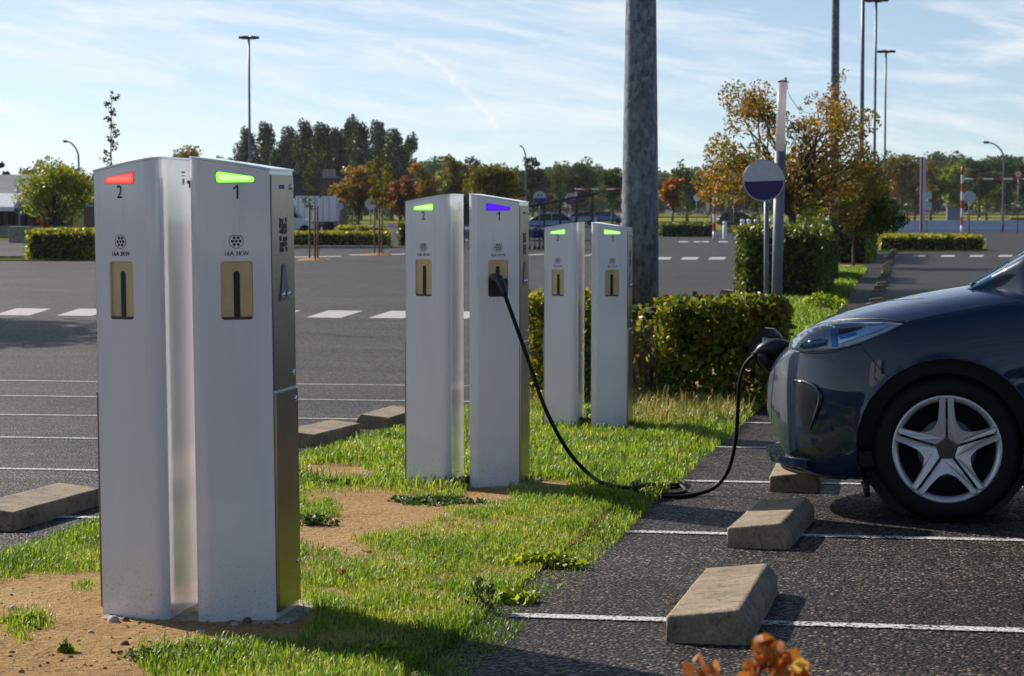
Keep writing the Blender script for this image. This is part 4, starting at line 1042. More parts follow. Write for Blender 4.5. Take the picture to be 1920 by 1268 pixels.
# ---------------------------------------------------------------- the charging cable
ZC = Z2 - .06
pstart = P(937, 528, Z2-.01)
def cable_pts():
    g0 = [P(935, 520, Z2-.02), P(944, 545, Z2-.09), P(951, 565, Z2-.11), P(968, 612, Z2-.12), P(992, 680, Z2-.13), P(1022, 765, Z2-.12), P(1060, 838, Z2-.06), P(1100, 885, Z2+.02)]
    gg = lambda a, b, h=.012: Gh(a, b, h)
    c = [gg(1135, 908, .085), gg(1180, 915, .06), gg(1240, 914), gg(1276, 912), gg(1283, 905), gg(1262, 900), gg(1215, 902, .05), gg(1182, 908, .07), gg(1200, 922, .04), gg(1250, 928), gg(1285, 922, .02), gg(1272, 910, .03), gg(1225, 908, .06),
         gg(1192, 914, .07), gg(1205, 928, .03), gg(1260, 932), gg(1310, 926)]
    e = [gg(1345, 910, .05)]
    up = [P(1368, 875, 9.86), P(1380, 820, 9.80), P(1384, 760, 9.72), P(1388, 712, 9.64), P(1400, 681, 9.57), P(1420, 662, 9.54)]
    return g0 + c + e + up
cp = cable_pts(); cable = empty('charging_cable', (cp[10].x, cp[10].y, gz(cp[10].x, cp[10].y)), label='black charging cable hanging from the blue-lit post, coiled on the ground, plugged into the car', cat='cable')
off = cable.location
mb = MB(); mb.tube([p - off for p in smooth_path(cp, 8)], .0095, 10); mb.build('cord', M['rubber'], cable)
h0, h1 = P(935, 512, Z2+.005), P(943, 546, Z2-.09)
mb = MB(); q = smooth_path([P(926, 521, Z2+.01), P(934, 522, Z2-.035), P(941, 536, Z2-.075), P(947, 552, Z2-.10)], 5); mb.tube([p - off for p in q], [.022, .022, .022, .022, .021, .021, .021, .020, .020, .019, .019, .018, .016, .014, .013, .012][:len(q)], 12); mb.build('plug', M['black'], cable)
q = smooth_path([P(1417, 664, 9.545), P(1430, 655, 9.53), P(1448, 652, 9.53), P(1468, 655, 9.56), P(1484, 662, 9.62)], 5); n_ = len(q)
mb = MB(); mb.tube([p - off for p in q], [.013 + .032*min(1, i/(n_*.55)) for i in range(n_)], 14)
conn = mb.build('connector', M['black'], cable)
q = [P(1425, 661, 9.53), P(1437, 678, 9.54), P(1455, 690, 9.57), P(1480, 690, 9.62)]; mb = MB(); mb.tube([p - off for p in smooth_path(q, 4)], [.02, .024, .027, .03, .032, .034, .035, .036, .036, .036, .036, .036, .036], 12); mb.build('connector_grip', M['black'], conn)
for i in range(5):
    a = P(1413+i*4.2, 667-i*2.6, 9.545); b = a + Vector((.003, 0, .002)); mb = MB(); mb.tube([a-off, b-off], .0165+.001*i, 12); mb.build('strain_relief_ring', M['black'], conn)
# ---------------------------------------------------------------- masts, lamps, signs
def mast(px, Z, d_base, top_py, label, head=None, d_top=None, mat='galv', lean=0):
    b = at(px, Z); h = hgt(top_py, Z); h = max(h, 1)
    r = empty('light_mast', b, 0, label=label, cat='light mast', group='tall car park light masts')
    mb = MB(); mb.tube([(0, 0, -.1), (0, 0, h*.33), (0, 0, h*.66), (0, 0, h)], [d_base/2, d_base/2*.9, d_base/2*.75, (d_top or d_base*.55)/2], 32 if Z < 60 else 12, ); mb.build('pole', M[mat], r)
    mb = MB(); mb.lathe([(d_base*.62, 0), (d_base*.62, .03), (d_base*.5, .05)], 24); mb.build('base_plate', M[mat], r)
    if head:
        mb = MB(); mb.lathe([(0, -.02), (.18, -.02), (.22, .05), (.20, .12), (0, .14)], 16, Matrix.Translation((0, 0, h))); mb.build('crown_ring', M['black'], r)
        for i in range(6):
            a = i*math.pi/3 + .3; m_ = Matrix.Translation((0, 0, h+.03)) @ Matrix.Rotation(a, 4, 'Z'); mb = MB(); mb.box(.2, head/2, -.16, .16, -.06, .08, .03, m_); mb.build('lamp_head', M['black'], r)
    return r
mast(1199, 17.55, .335, -420, 'thick near galvanised steel mast rising from the hedge beside the farthest post pair', d_top=.20)
mast(1562, 50, .235, -300, 'grey mast standing in the autumn tree, second thickest', d_top=.15)
mast(1613.5, 82, .20, -40, 'grey mast between the second thickest mast and the two thin ones', d_top=.13)
mast(1638, 113, .17, 2, 'thin mast whose lamp head touches the top edge of the photo', head=1.3, d_top=.13, mat='greymetal')
mast(1657.5, 147, .17, 98, 'thin mast on the right with its dark ring of lamps below the top edge', head=1.3, d_top=.14, mat='greymetal')
mast(469.5, 129, .19, 72, 'tall dark mast with a ring of lamps at the left, above the nearest posts', head=1.25, d_top=.14, mat='greymetal')
def street_lamp(px, Z, top_py, head_px, label):
    b = at(px, Z); h = hgt(top_py, Z); w = pm_w(head_px - px, Z); sx = 1 if w > 0 else -1
    r = empty('street_lamp', b, TH, label=label, cat='street lamp', group='curved street lamps')
    pts = smooth_path([(0, 0, 0), (0, 0, h*.5), (0, 0, h*.80), (w*.12, 0, h*.90), (w*.5, 0, h*.975), (w*.9, 0, h)], 5); rr = [.09*(1-.5*i/len(pts)) for i in range(len(pts))]
    mb = MB(); mb.tube(pts, rr, 8); mb.build('pole', M['greymetal'], r)
    mb = MB(); mb.box(min(w*.82, w*1.12), max(w*.82, w*1.12), -.14, .14, h-.10, h+.08, .04); mb.build('lamp_head', M['black'], r)
street_lamp(149, 160, 265, 124, 'street lamp with curved arm above the green tree at the left')
street_lamp(986, 190, 274, 976, 'street lamp with a short curved arm over the trolley shelter')
street_lamp(1880, 165, 267, 1846, 'street lamp with a long curved arm at the right, behind the height barrier')
street_lamp(1361, 240, 290, 1350, 'small distant street lamp left of the autumn tree')
def disc(mb, r, y0, y1, n=40, M_=None): mb.prism([(r*math.cos(2*math.pi*i/n), r*math.sin(2*math.pi*i/n)) for i in range(n)], y0, y1, (M_ or Matrix()) @ FRONT); return mb
def half_disc_pts(r, y, lo=True, n=30):
    a0 = math.asin(y/r); a = [math.pi - a0 + (math.pi + 2*a0)*i/n for i in range(n+1)]
    return [(r*math.cos(t), r*math.sin(t)) for t in a]
# the large half-purple sign and the light column beside it
Zs_ = 24.0
b = at(1437, Zs_); c = P(1432, 339, Zs_); sg = empty('round_sign', b, TH, label='round sign, white above and purple below, on a grey pole beside the light column', cat='sign')
hc = c.z - b.z; xo = (c - b).dot(Vector(cR)); rs = pm_w(38.5, Zs_)
mb = MB(); mb.tube([(0, .03, 0), (-.01, .03, hc+rs*.7)], .028, 16); mb.build('pole', M['greymetal'], sg)
T_ = Matrix.Translation((xo, 0, hc))
mb = MB(); disc(mb, rs, -.008, .006, 48, T_); face = mb.build('sign_face', M['signwhite'], sg)
mb = MB(); mb.prism(half_disc_pts(rs*.955, -.02*rs), -.0105, -.0085, T_ @ Matrix.Rotation(R(-2), 4, 'Y') @ FRONT); mb.build('purple_half', M['signpurple'], face)
mb = MB(); pp = [(xo + rs*math.cos(2*math.pi*i/48), -.001, hc + rs*math.sin(2*math.pi*i/48)) for i in range(49)]; mb.tube(pp, .007, 6, cap=False); mb.build('rim', M['greymetal'], sg)
b = at(1454, 24.4); t_ = P(1467, 152, 24.4); mid = P(1462.5, 284, 24.4); lc = empty('light_column', b, TH, label='slim leaning light column with a frosted white upper tube', cat='light column')
tv = t_ - b; mv = mid - b; tx, mx_ = tv.dot(Vector(cR)), mv.dot(Vector(cR))
mb = MB(); mb.tube([(0, 0, 0), (mx_, 0, mv.z)], .062, 24); mb.build('column', M['greymetal'], lc)
mb = MB(); mb.tube([(mx_, 0, mv.z+.001), (tx, 0, tv.z-.012)], .054, 24); t_ = NT('frosted_tube'); o_ = t_.obj(); c_ = t_.ramp(t_.noise(2, 3, .5, o_), [(.3, (.66,.62,.64)), (.7, (.76,.73,.74))]); b1x = t_.bsdf(c_, .35, out=False); tr2 = t_.new('BsdfTranslucent'); t_.l.new(c_, tr2.inputs['Color']); m2 = t_.new('MixShader'); m2.inputs[0].default_value = .6
t_.l.new(b1x, m2.inputs[1]); t_.l.new(tr2.outputs[0], m2.inputs[2]); t_.l.new(m2.outputs[0], t_.out.inputs['Surface']); M['frost'] = t_.m; mb.build('lamp_tube', M['frost'], lc)
mb = MB(); mb.tube([(tx, 0, tv.z-.012), (tx, 0, tv.z+.006)], .057, 24); mb.build('cap', M['black'], lc)
# ---------------------------------------------------------------- near hedges and plants
h1a, h1b = at(985, 16.6), at(1482, 16.6)
hedge(1193, 1252, 16.5, .5, .80, .060, 260, M['hedge'], 'loose leafy twigs of the near hedge in front of the thick mast', 25, gap=.85)
hedge(1243, 1482, 16.35, .95, .84, .058, 13500, M['hedge'], 'near autumn-tinted hedge with a bare lower part, right of the farthest posts', 11, gap=.42, uneven=.04)
hedge(984, 1118, 16.5, .8, .88, .060, 5200, M['hedge'], 'short ragged piece of hedge seen between the middle and farthest posts', 12, gap=.5)
hedge(0, 0, 0, 0, 1.36, .095, 15000, M['hedgeg'], 'tall dense green hedge block behind the round sign', 13, X=(XL+.05, XR-.30, 39.6, 45.0))
hedge(0, 0, 0, 0, 1.45, .11, 6000, M['hedgeg'], 'smaller green hedge block just behind the tall one', 14, X=(XL+.4, XR-.55, 50, 54.5))
hedge(0, 0, 0, 0, 1.45, .14, 8000, M['hedgey'], 'yellowing hedge block farthest back along the row of wheel stops', 24, X=(XL+.6, XR+.05, 68, 84))
hedge(1650, 1846, 88, 4.5, .62, .14, 6500, M['hedgey'], 'low yellow-topped hedge in front of the white roadside barrier', 15)
hedge(1655, 1730, 99, 2, .55, .14, 1800, M['hedgey'], 'low hedge strip behind the yellow-topped hedge on the right', 16)
hedge(1236, 1342, 135, 6, .85, .20, 3600, M['hedgeg'], 'low dark hedge between the mast and the left height barrier', 17)
hedge(46, 178, 71, 3.2, 1.02, .12, 5500, M['hedgey'], 'yellow-green clipped hedge at the left edge under the green tree', 18)
hedge(540, 727, 95, 2.5, .70, .13, 6500, M['hedgey'], 'long low yellow-topped hedge behind the two staked saplings', 19)
hedge(632, 722, 112, 2, .85, .15, 2600, M['hedgey'], 'higher short hedge behind the long low one', 20)
hedge(745, 765, 100, 3, 1.1, .16, 1200, M['hedgeg'], 'small hedge end left of the middle charging post 2', 21)
# kerb stones at the left hedge and islands
for (a, z, w_, lb) in ((-25, 72.5, 3.6, 'pale kerb at the foot of the left hedge'), (545, 93, 4.3, 'pale kerb in front of the long low hedge')):
    k = at(a, z); mb = MB(); mb.box(0, w_, 0, .18, -.1, .13, .03); mb.build('kerb', M['pad'], loc=k, label=lb, cat='kerb').rotation_euler.z = TH
patch('turf_patch', [at(-10, 70), at(190, 70), at(190, 76), at(-10, 76)], .03, M['turf'], 2)
patch('turf_patch', [at(530, 94), at(735, 94), at(735, 118), at(530, 118)], .03, M['turf'], 4)
patch('turf_patch', [at(1640, 87), at(1850, 87), at(1850, 104), at(1640, 104)], .03, M['turf'], 4)
# trees we can tell apart
def T(px, Z, top, wpx, n, leaf, seed, mat, label, **k):
    b = at(px, Z); h = hgt(top, Z); return tree(k.pop('name', 'tree'), b, h, pm_w(wpx, Z), n, leaf, seed, M[mat], label, **k)
def big_tree(px, Z, label):
    b = at(px, Z); h = hgt(165, Z); w = pm_w(325, Z); g = np.random.default_rng(31); r = empty('autumn_tree', b, TH, label=label, cat='tree')
    mb = MB(); th = hgt(380, Z); mb.tube([(0, 0, -.1), (.02, 0, th*.5), (0, .02, th)], [.12, .10, .095], 10)
    cl = []; tops = []
    spec = [(-1.62, 2.7), (-1.25, 3.15), (-1.55, 2.0), (-.9, 3.5), (-1.0, 2.5), (-.45, 3.05), (-.35, 2.2), (.05, 2.75), (.3, 3.2), (.55, 2.4), (.8, 3.05), (1.15, 3.35), (1.3, 2.6), (1.05, 2.0), (1.6, 3.1), (1.9, 2.5), (1.65, 1.95), (-1.75, 2.0), (-1.25, 1.95), (.45, 1.9), (1.45, 1.6), (2.15, 1.95), (-.6, 2.1), (-1.0, 3.75), (1.35, 3.65)]
    kx = w/4.25; kz = h/3.9
    for (x, z) in spec:
        for dy in (-.9, 0.1, 1.0):
            if g.random() < .22: continue
            c = np.array([x*kx + g.normal()*.16, dy*.95 + g.normal()*.25, z*kz + g.normal()*.12]); s_ = .27 + .13*g.random(); cl.append((*c, s_, s_, s_*(.85 + .5*g.random())))
            k0 = np.array([c[0]*.25, c[1]*.25, th + (c[2]-th)*.30]); limb(mb, (0, 0, th*.85), k0, .055, .035, g, 3, .04, 6); limb(mb, k0, c + np.array([0, 0, .2]), .032, .006, g, 5, .05, 5)
    for i in range(60):   # stray twigs with a few leaves
        c = cl[g.integers(len(cl))]; d = rand_unit(1, g)[0]; e = np.array(c[:3]) + d*(.35+.25*g.random()) + np.array([0, 0, .12]); cl.append((*e, .10, .10, .12))
        limb(mb, c[:3], e, .008, .003, g, 3, .05, 4)
    C = in_clumps(cl, 17000, g, .3); V, F = leaves(C, .078, g, .2)
    link('trunk', mb.mesh('trunk'), M['bark'], r); link('crown', npmesh('crown', V, F), M['l_rust'], r)
big_tree(1483, 46, 'big airy rust and green autumn tree behind the round sign')
T(1600, 62, 345, 190, 9000, .13, 33, 'l_green', 'darker green tree low down right of the autumn tree', trunk_h=.7, clumpn=14)
T(103, 80, 298, 158, 7500, .12, 34, 'l_lime', 'lime green tree over the left hedge', trunk_h=.9, clumpn=30, gap=.26)
T(85, 95, 372, 22, 500, .14, 60, 'l_red', 'small red bush beside the lime green tree', trunk_h=.3)
T(1262, 150, 322, 44, 2200, .22, 35, 'l_flame', 'small bright orange tree right of the thick mast', trunk_h=1.2, clumpn=12)
T(672, 130, 305, 92, 4200, .20, 36, 'l_rust', 'rust brown tree behind the octagonal sign', trunk_h=1.0, clumpn=20)
T(752, 150, 305, 62, 3000, .22, 37, 'l_red', 'reddish tree left of the middle charging posts', trunk_h=.6, clumpn=18)
T(795, 160, 300, 66, 3000, .24, 38, 'l_rust', 'brownish tree directly above the middle charging post 2', trunk_h=.8, clumpn=18)
T(922, 135, 304, 100, 5200, .22, 39, 'l_gold', 'broad olive green tree above the blue-lit post', trunk_h=.5, clumpn=26)
T(845, 190, 288, 70, 3200, .30, 40, 'l_gold', 'yellowish tree left of the broad olive tree', clumpn=18)
T(828, 170, 285, 40, 800, .24, 41, 'l_lime', 'thin see-through tree above the middle posts', style='airy', clumpn=12)
T(880, 280, 283, 62, 2600, .42, 42, 'l_dark', 'dark bushy tree behind the yellowish one', clumpn=14)
T(1000, 260, 292, 62, 3000, .40, 43, 'l_dark', 'dark tree behind the street lamp over the shelter', clumpn=16)
T(1085, 270, 294, 76, 3400, .40, 44, 'l_dark', 'dark tree right of the street lamp, above the round shelter signs', clumpn=16)
T(1148, 240, 296, 56, 2600, .36, 45, 'l_green', 'dark green tree touching the thick mast on its left', clumpn=16)
T(1050, 300, 300, 50, 2400, .40, 49, 'l_green', 'narrow green tree between the two dark trees', clumpn=14)
T(1210, 240, 312, 60, 2600, .36, 46, 'l_dark', 'dark tree right behind the thick mast', clumpn=16)
T(1290, 260, 300, 66, 3000, .40, 47, 'l_green', 'green tree between the orange tree and the autumn tree', clumpn=16)
T(1335, 280, 297, 60, 2800, .40, 48, 'l_dark', 'dark tree behind the left height barrier', clumpn=16)
T(362, 230, 264, 96, 4200, .34, 50, 'l_gold', 'round-topped tree rising above the nearest charging posts', clumpn=22)
T(5, 200, 262, 30, 1600, .30, 51, 'l_green', 'tree cut off by the left edge of the photo', clumpn=12)
T(75, 240, 300, 90, 2600, .36, 52, 'l_gold', 'brownish tree behind the lime green tree', clumpn=20, style='airy')
T(135, 250, 294, 60, 2400, .34, 53, 'l_rust', 'rust tinted tree below the left street lamp', clumpn=14, style='airy')
for i, (px, top, w_, mt, lb) in enumerate(((1690, 276, 70, 'l_gold', 'pale gold tree right behind the thin masts'), (1745, 284, 60, 'l_gold', 'yellowish tree behind the purple totem'), (1790, 286, 56, 'l_lime', 'lime tinted tree left of the right height barrier'),
        (1835, 282, 74, 'l_dark', 'dark tree just left of the long-armed street lamp'), (1880, 286, 60, 'l_green', 'green tree behind the long-armed street lamp'), (1925, 278, 70, 'l_dark', 'dark tree cut off by the right edge of the photo'), (1715, 308, 90, 'l_dark', 'low dark tree left of the purple totem'), (1850, 320, 80, 'l_lime', 'low lime tinted tree under the right barrier beam'))):
    T(px, 285 + 4*i, top, w_, 3000, .42, 70+i, mt, lb, clumpn=18)
# poplars
pop = [tree_meshes(15, 4.9, 7200, .40, 90+i, 'poplar', .8, .35, 44, lean=.035) for i in range(4)]
for p_ in pop: p_[1].materials.append(M['l_dark'])
lab = ['leftmost thin poplar behind the tall left mast', 'poplar just right of the tall left mast', 'poplar with a pointed top, last of the left clump', 'short poplar right at the gap between the two clumps', 'first tall poplar of the right clump', 'second tall poplar of the right clump', 'poplar left of the tallest one', 'tallest poplar of the whole row', 'poplar just right of the tallest one', 'poplar with a flat leaning top, third from the right end', 'next to last poplar on the right', 'last lower poplar at the right end of the row']
for i, (px, top) in enumerate(((462, 240), (498, 231), (540, 236), (522, 262), (572, 226), (603, 232), (622, 238), (645, 220), (676, 228), (708, 228), (735, 240), (760, 252))):
    Z = 300 + (i*37 % 5)*9; h = hgt(top, Z); r = tree('poplar_tree', at(px, Z), 0, 0, 0, 0, 0, M['l_dark'], lab[i], 'tree', 'poplars in a row on the skyline', meshes=pop[i % 4], rz=TH + (i % 3 - 1)*.25, sc=(h/15*.92, h/15*.92, h/15))
# the far wood: one mass
g = np.random.default_rng(77); VV, FF = [], []; off_ = 0; tv_ = [tree_meshes(12, 9, 2300, .62, 120+i, 'round', 1.0, .3, 14)[2] for i in range(5)]
px = -160
while px < 2120:
    for row in range(2):
        Z = 490 + row*60 + g.random()*30; top = {0: 314, 1: 300}[row] + g.normal()*7 + (10 if 1240 < px < 1300 else 0) - (12 if px > 1650 else 0) + (16 if px < 420 else 0)
        q = at(px + g.normal()*8, Z); h = hgt(top, Z); V_, F_ = tv_[g.integers(5)]; a = g.random()*6.28; s_ = h/12
        Rz = np.array([[math.cos(a), -math.sin(a), 0], [math.sin(a), math.cos(a), 0], [0, 0, 1]]); VV.append((V_ @ Rz.T)*np.array([s_*(.9+.4*g.random())]*2 + [s_]) + np.array(q)); FF.append(F_ + off_); off_ += len(V_)
    px += 27 + g.random()*10
link('far_wood', npmesh('far_wood', np.concatenate(VV), np.concatenate(FF)), M['l_green'], label='far green wood along the skyline', cat='wood', kind='stuff')
VV, FF, off_ = [], [], 0; px = -160
while px < 2120:      # undergrowth at its foot
    q = at(px, 470); V_, F_ = tv_[g.integers(5)]; s_ = .50 + .15*g.random(); VV.append(V_*np.array([s_*1.3, s_*1.3, s_]) + np.array(q) - np.array([0, 0, 1.2])); FF.append(F_ + off_); off_ += len(V_); px += 22 + g.random()*10
link('far_scrub', npmesh('far_scrub', np.concatenate(VV), np.concatenate(FF)), M['l_gold'], label='brownish scrub at the foot of the far wood', cat='scrub', kind='stuff')
# offscreen tree whose shade falls on the lot at the left
b = cam2w(-12.2, 34.0); tree('tree', b, 4.5, 5.0, 12000, .20, 140, M['l_lime'], 'tree beyond the left edge whose shade lies on the asphalt', trunk_h=1.6, clumpn=26, gap=.40)
# saplings
def sapling(px, Z, top, label, seed, n=260, wpx=60, sw=None, lf=.07, trunk_r=.018, low=.45, mat='l_green'):
    b = at(px, Z); h = hgt(top, Z); g = np.random.default_rng(seed); r = empty('sapling', b, TH, label=label, cat='young tree'); w = pm_w(wpx, Z); mb = MB()
    mb.tube([(0, 0, 0), (.02, 0, h*.4), (-.02, 0, h*.75), (.0, 0, h)], [trunk_r, trunk_r*.8, trunk_r*.5, trunk_r*.2], 6); cl = []
    for i in range(16):
        z = h*(low + (1-low)*i/16); a = g.random()*6.28; l = w*.5*(1.15 - z/h*.8)*(.5+.5*g.random()); e = np.array([l*math.cos(a), l*math.sin(a), z + l*.7]); limb(mb, (0, 0, z), e, trunk_r*.35, .003, g, 4, .05, 4)
        for t in (.55, .8, 1.0): c = np.array([0, 0, z])*(1-t) + e*t; cl.append((*c, w*.07+.02, w*.07+.02, w*.08+.02))
    cl.append((0, 0, h*.98, .06, .06, .12))
    link('trunk', mb.mesh('trunk'), M['bark'], r); V, F = leaves(in_clumps(cl, n, g, .2), lf, g); link('crown', npmesh('crown', V, F), M[mat], r); return r
def stakes(px, Z, top, label):
    b = at(px, Z); h = hgt(top, Z); r = empty('tree_stakes', b, TH, label=label, cat='tree stakes', group='round wooden stakes guarding saplings'); M.setdefault('stake', simple('pine_stake', (.20,.135,.075), .8, scale=12, bump=.4))
    for x, y in ((-.15, -.05), (.13, -.08), (.02, .14)): mb = MB(); mb.tube([(x, y, -.1), (x, y, h)], .034, 10); mb.build('stake', M['stake'], r)
    mb = MB(); mb.tube([(-.15, -.05, h-.09), (.13, -.08, h-.09), (.02, .14, h-.09), (-.15, -.05, h-.09)], .018, 6); mb.build('strap', M['rubber'], r)
    mb = MB(); mb.lathe([(.60, .0), (.45, .05), (.2, .08), (0, .09)], 24); mb.build('soil_mound', M['soil'], r)
sapling(591, 70.5, 285, 'thin young tree between the left set of three stakes', 200, 420, 90, lf=.10)
stakes(589, 71, 387, 'left set of three stakes round a sapling')
sapling(711, 78, 300, 'thin young tree between the right set of three stakes', 201, 700, 85, lf=.12, mat='l_gold')
stakes(710, 79, 392, 'right set of three stakes, left of the middle posts')
sapling(214, 32, 176, 'tall wispy sapling rising behind the nearest charging post 2', 202, 420, 58, lf=.055, trunk_r=.016, low=.5)
# conifers
for px, Z, top, lb in ((1376, 155, 376, 'small cone-shaped conifer in front of the dark car'), (1417, 160, 378, 'small cone-shaped conifer right of the dark car'), (661, 150, 371, 'dark conifer beside the box lorry')):
    b = at(px, Z); h = hgt(top, Z); g = np.random.default_rng(px); n = 900; z = g.random(n)**1.4; a = g.random(n)*6.28; rr = h*.30*(1-z)*(.6+.4*g.random(n)); C = np.stack([rr*np.cos(a), rr*np.sin(a), z*h], 1)
    r = empty('conifer', b, 0, label=lb, cat='conifer', group='small conifers'); V, F = leaves(C, .14, g); link('crown', npmesh('crown', V, F), M['l_dark'], r); mb = MB(); mb.tube([(0,0,0), (0,0,h*.9)], [.06, .02], 6); mb.build('trunk', M['bark'], r)
b = at(1664, 120); g = np.random.default_rng(5); C = in_clumps([(0, 0, .45, .55, .55, .45)], 1400, g, .8); V, F = leaves(C, .09, g); r = empty('bush', b, label='dark clipped dome-shaped bush at the left end of the white barrier', cat='bush'); link('foliage', npmesh('foliage', V, F), M['hedgeg'], r)
# ---------------------------------------------------------------- far furniture and vehicles
def sign(name, px, Z, cpy, rpx, label, shape='disc', mats=('signwhite',), cat='sign', base=False, text=None, tcol='ink', extra=None, polemat='greymetal', wpx=None, hpx_=None):
    b = at(px, Z); h = hgt(cpy, Z); r = pm_w(rpx, Z); s_ = empty(name, b, TH, label=label, cat=cat)
    mb = MB(); mb.tube([(0, .04, 0), (0, .04, h + r*.6)], max(.025, r*.10), 8); mb.build('pole', M[polemat], s_)
    Tm = Matrix.Translation((0, 0, h)); mb = MB()
    if shape == 'disc': disc(mb, r, -.015, .01, 32, Tm)
    elif shape == 'oct': mb.prism([(r*math.cos(R(22.5+45*i)), r*math.sin(R(22.5+45*i))) for i in range(8)], -.015, .01, Tm @ FRONT)
    else: mb.prism(rrect(-pm_w(wpx, Z)/2, pm_w(wpx, Z)/2, -pm_w(hpx_, Z)/2, pm_w(hpx_, Z)/2, .05), -.015, .01, Tm @ FRONT)
    f = mb.build('sign_face', M[mats[0]], s_)
    if len(mats) > 1:
        mb = MB(); mb.prism(half_disc_pts(r*.95, -.05*r), -.020, -.016, Tm @ FRONT); mb.build('lower_half', M[mats[1]], f)
    if text: link('lettering', text_mesh(text, r*.8, Tm @ Matrix.Translation((0, -.022, r*.30)) @ Matrix.Rotation(math.pi/2, 4, 'X'), .004), M[tcol], f)
    if extra == 'noentry': mb = MB(); mb.box(-r*.68, r*.68, -.022, -.017, h-r*.17, h+r*.17); mb.build('white_bar', M['white'], f)
    if extra == 'ring': mb = MB(); disc(mb, r*.66, -.022, -.017, 28, Tm); mb.build('white_centre', M['white'], f); mb = MB(); [mb.box(-r*.4+i*r*.28, -r*.4+i*r*.28+r*.2, -.026, -.0225, h-r*.12, h+r*.12) for i in range(3)]; mb.build('lettering', M['ink'], f)
    if base: mb = MB(); mb.box(-.5, .5, -.35, .35, 0, .85, .03); mb.build('concrete_base', M['pad'], s_)
    return s_
M['navyfilm'] = simple('navy_sign_film', (.02,.02,.16), .5); M['maroon'] = simple('maroon_sign_film', (.16,.03,.10), .5)
sign('round_sign', 37, 110, 390, 9.5, 'round white and purple sign at the far left beside the awning', mats=('signwhite', 'signpurple'), base=True, text='D')
sign('round_sign', 1012, 100, 371, 12.5, 'round sign marked A4 above the trolley shelter', mats=('signwhite', 'navyfilm'), text='A4')
sign('round_sign', 1070, 104, 374, 11.5, 'round sign marked B4 right of the A4 sign', mats=('signwhite', 'maroon'), text='B4', tcol='red')
sign('stop_sign', 695, 120, 383, 11, 'back of an octagonal sign standing in front of the rust brown tree', 'oct')
sign('road_sign', 638, 135, 387, 6.5, 'small round sign back between the lorry and the octagonal sign')
sign('road_sign', 131, 140, 394, 6, 'small sign on a white pole under the lime green tree')
sign('stop_sign', 1817, 140, 370, 12, 'octagonal sign back under the right height barrier', 'oct')
sign('no_entry_sign', 1675, 150, 372, 7, 'red no entry sign beside the thin masts', mats=('red',), extra='noentry')
sg2 = sign('square_sign', 1738, 145, 367, 8, 'upper of a pair of square signs on one pole right of the purple totem', 'rect', wpx=16, hpx_=15)
mb = MB(); h_ = hgt(387, 145); w_ = pm_w(8, 145); mb.box(-w_, w_, -.015, .01, h_-w_*.95, h_+w_*.95, .0); mb.build('lower_plate', M['signwhite'], sg2); sg2['label'] = 'pair of square signs one above the other on a pole right of the purple totem'
sign('road_sign', 1306, 200, 371, 6, 'thin round sign right of the small orange tree')
sign('information_board', 1327, 200, 388, 6, 'small upright white board right of the thin round sign', 'rect', wpx=7, hpx_=13)
sign('road_sign', 1375.5, 130, 379, 5, 'small dark round sign in front of the cone-shaped conifer', mats=('greymetal',))
sign('no_entry_sign', 1080, 170, 399, 5, 'tiny red no entry sign seen through the trolley shelter', mats=('red',), extra='noentry')
# totem
b = at(1729, 165); h = hgt(294, 165); t = empty('totem', b, TH, label='tall slim totem, purple on its left edge and white on its face', cat='totem')
mb = MB(); mb.box(-.16, -.02, -.1, .25, 0, h, .02); mb.build('dark_edge', M['maroon'], t); mb = MB(); mb.box(-.015, .20, -.12, .23, .15, h-.03, .02); mb.build('white_face', M['signwhite'], t)
# height barriers
def barrier(px0, px1, Z, top, beam, base_h, label, steps=9, right=True, guy=True):
    b = at(px0, Z); L_ = pm_w(px1-px0, Z); ht = hgt(top, Z); hb = hgt(beam, Z); r = empty('height_barrier', b, TH, label=label, cat='height barrier', group='red and white height barriers')
    def striped(nm, a, b_, rad, n):
        a, b_ = Vector(a), Vector(b_); mb = MB()
        for i in range(n): mb.tube([a + (b_-a)*(i/n), a + (b_-a)*((i+1)/n)], rad, 10, mi=i % 2, cap=(i in (0, n-1)))
        link(nm, mb.mesh(nm), [M['white'], M['red']], r)
    striped('upright', (0, 0, 0), (0, 0, ht), .07 + .02, 8)
    if right: striped('upright', (L_, 0, 0), (L_, 0, hb), .08, 8)
    striped('beam', (.1, 0, hb), (L_-.1, 0, hb), .065, steps)
    if guy:
        for k in (.35, .75): mb = MB(); mb.tube([(0, 0, ht-.1), (L_*k, 0, hb+.05)], .012, 5); mb.build('guy_wire', M['greymetal'], r)
    return r
barrier(1339, 1462, 120, 320, 350, 0, 'red and white height barrier behind the round sign', 7)
barrier(1803, 2010, 150, 312, 336, 0, 'red and white height barrier at the right edge of the photo', 11)
barrier(1080, 1166, 200, 352, 355, 0, 'distant height barrier behind the trolley shelter', 6, guy=False)
sgn3 = sign('road_sign', 1908, 149.5, 327, 7.5, 'round red-rimmed sign mounted on the right height barrier beam', mats=('red',), extra='ring')
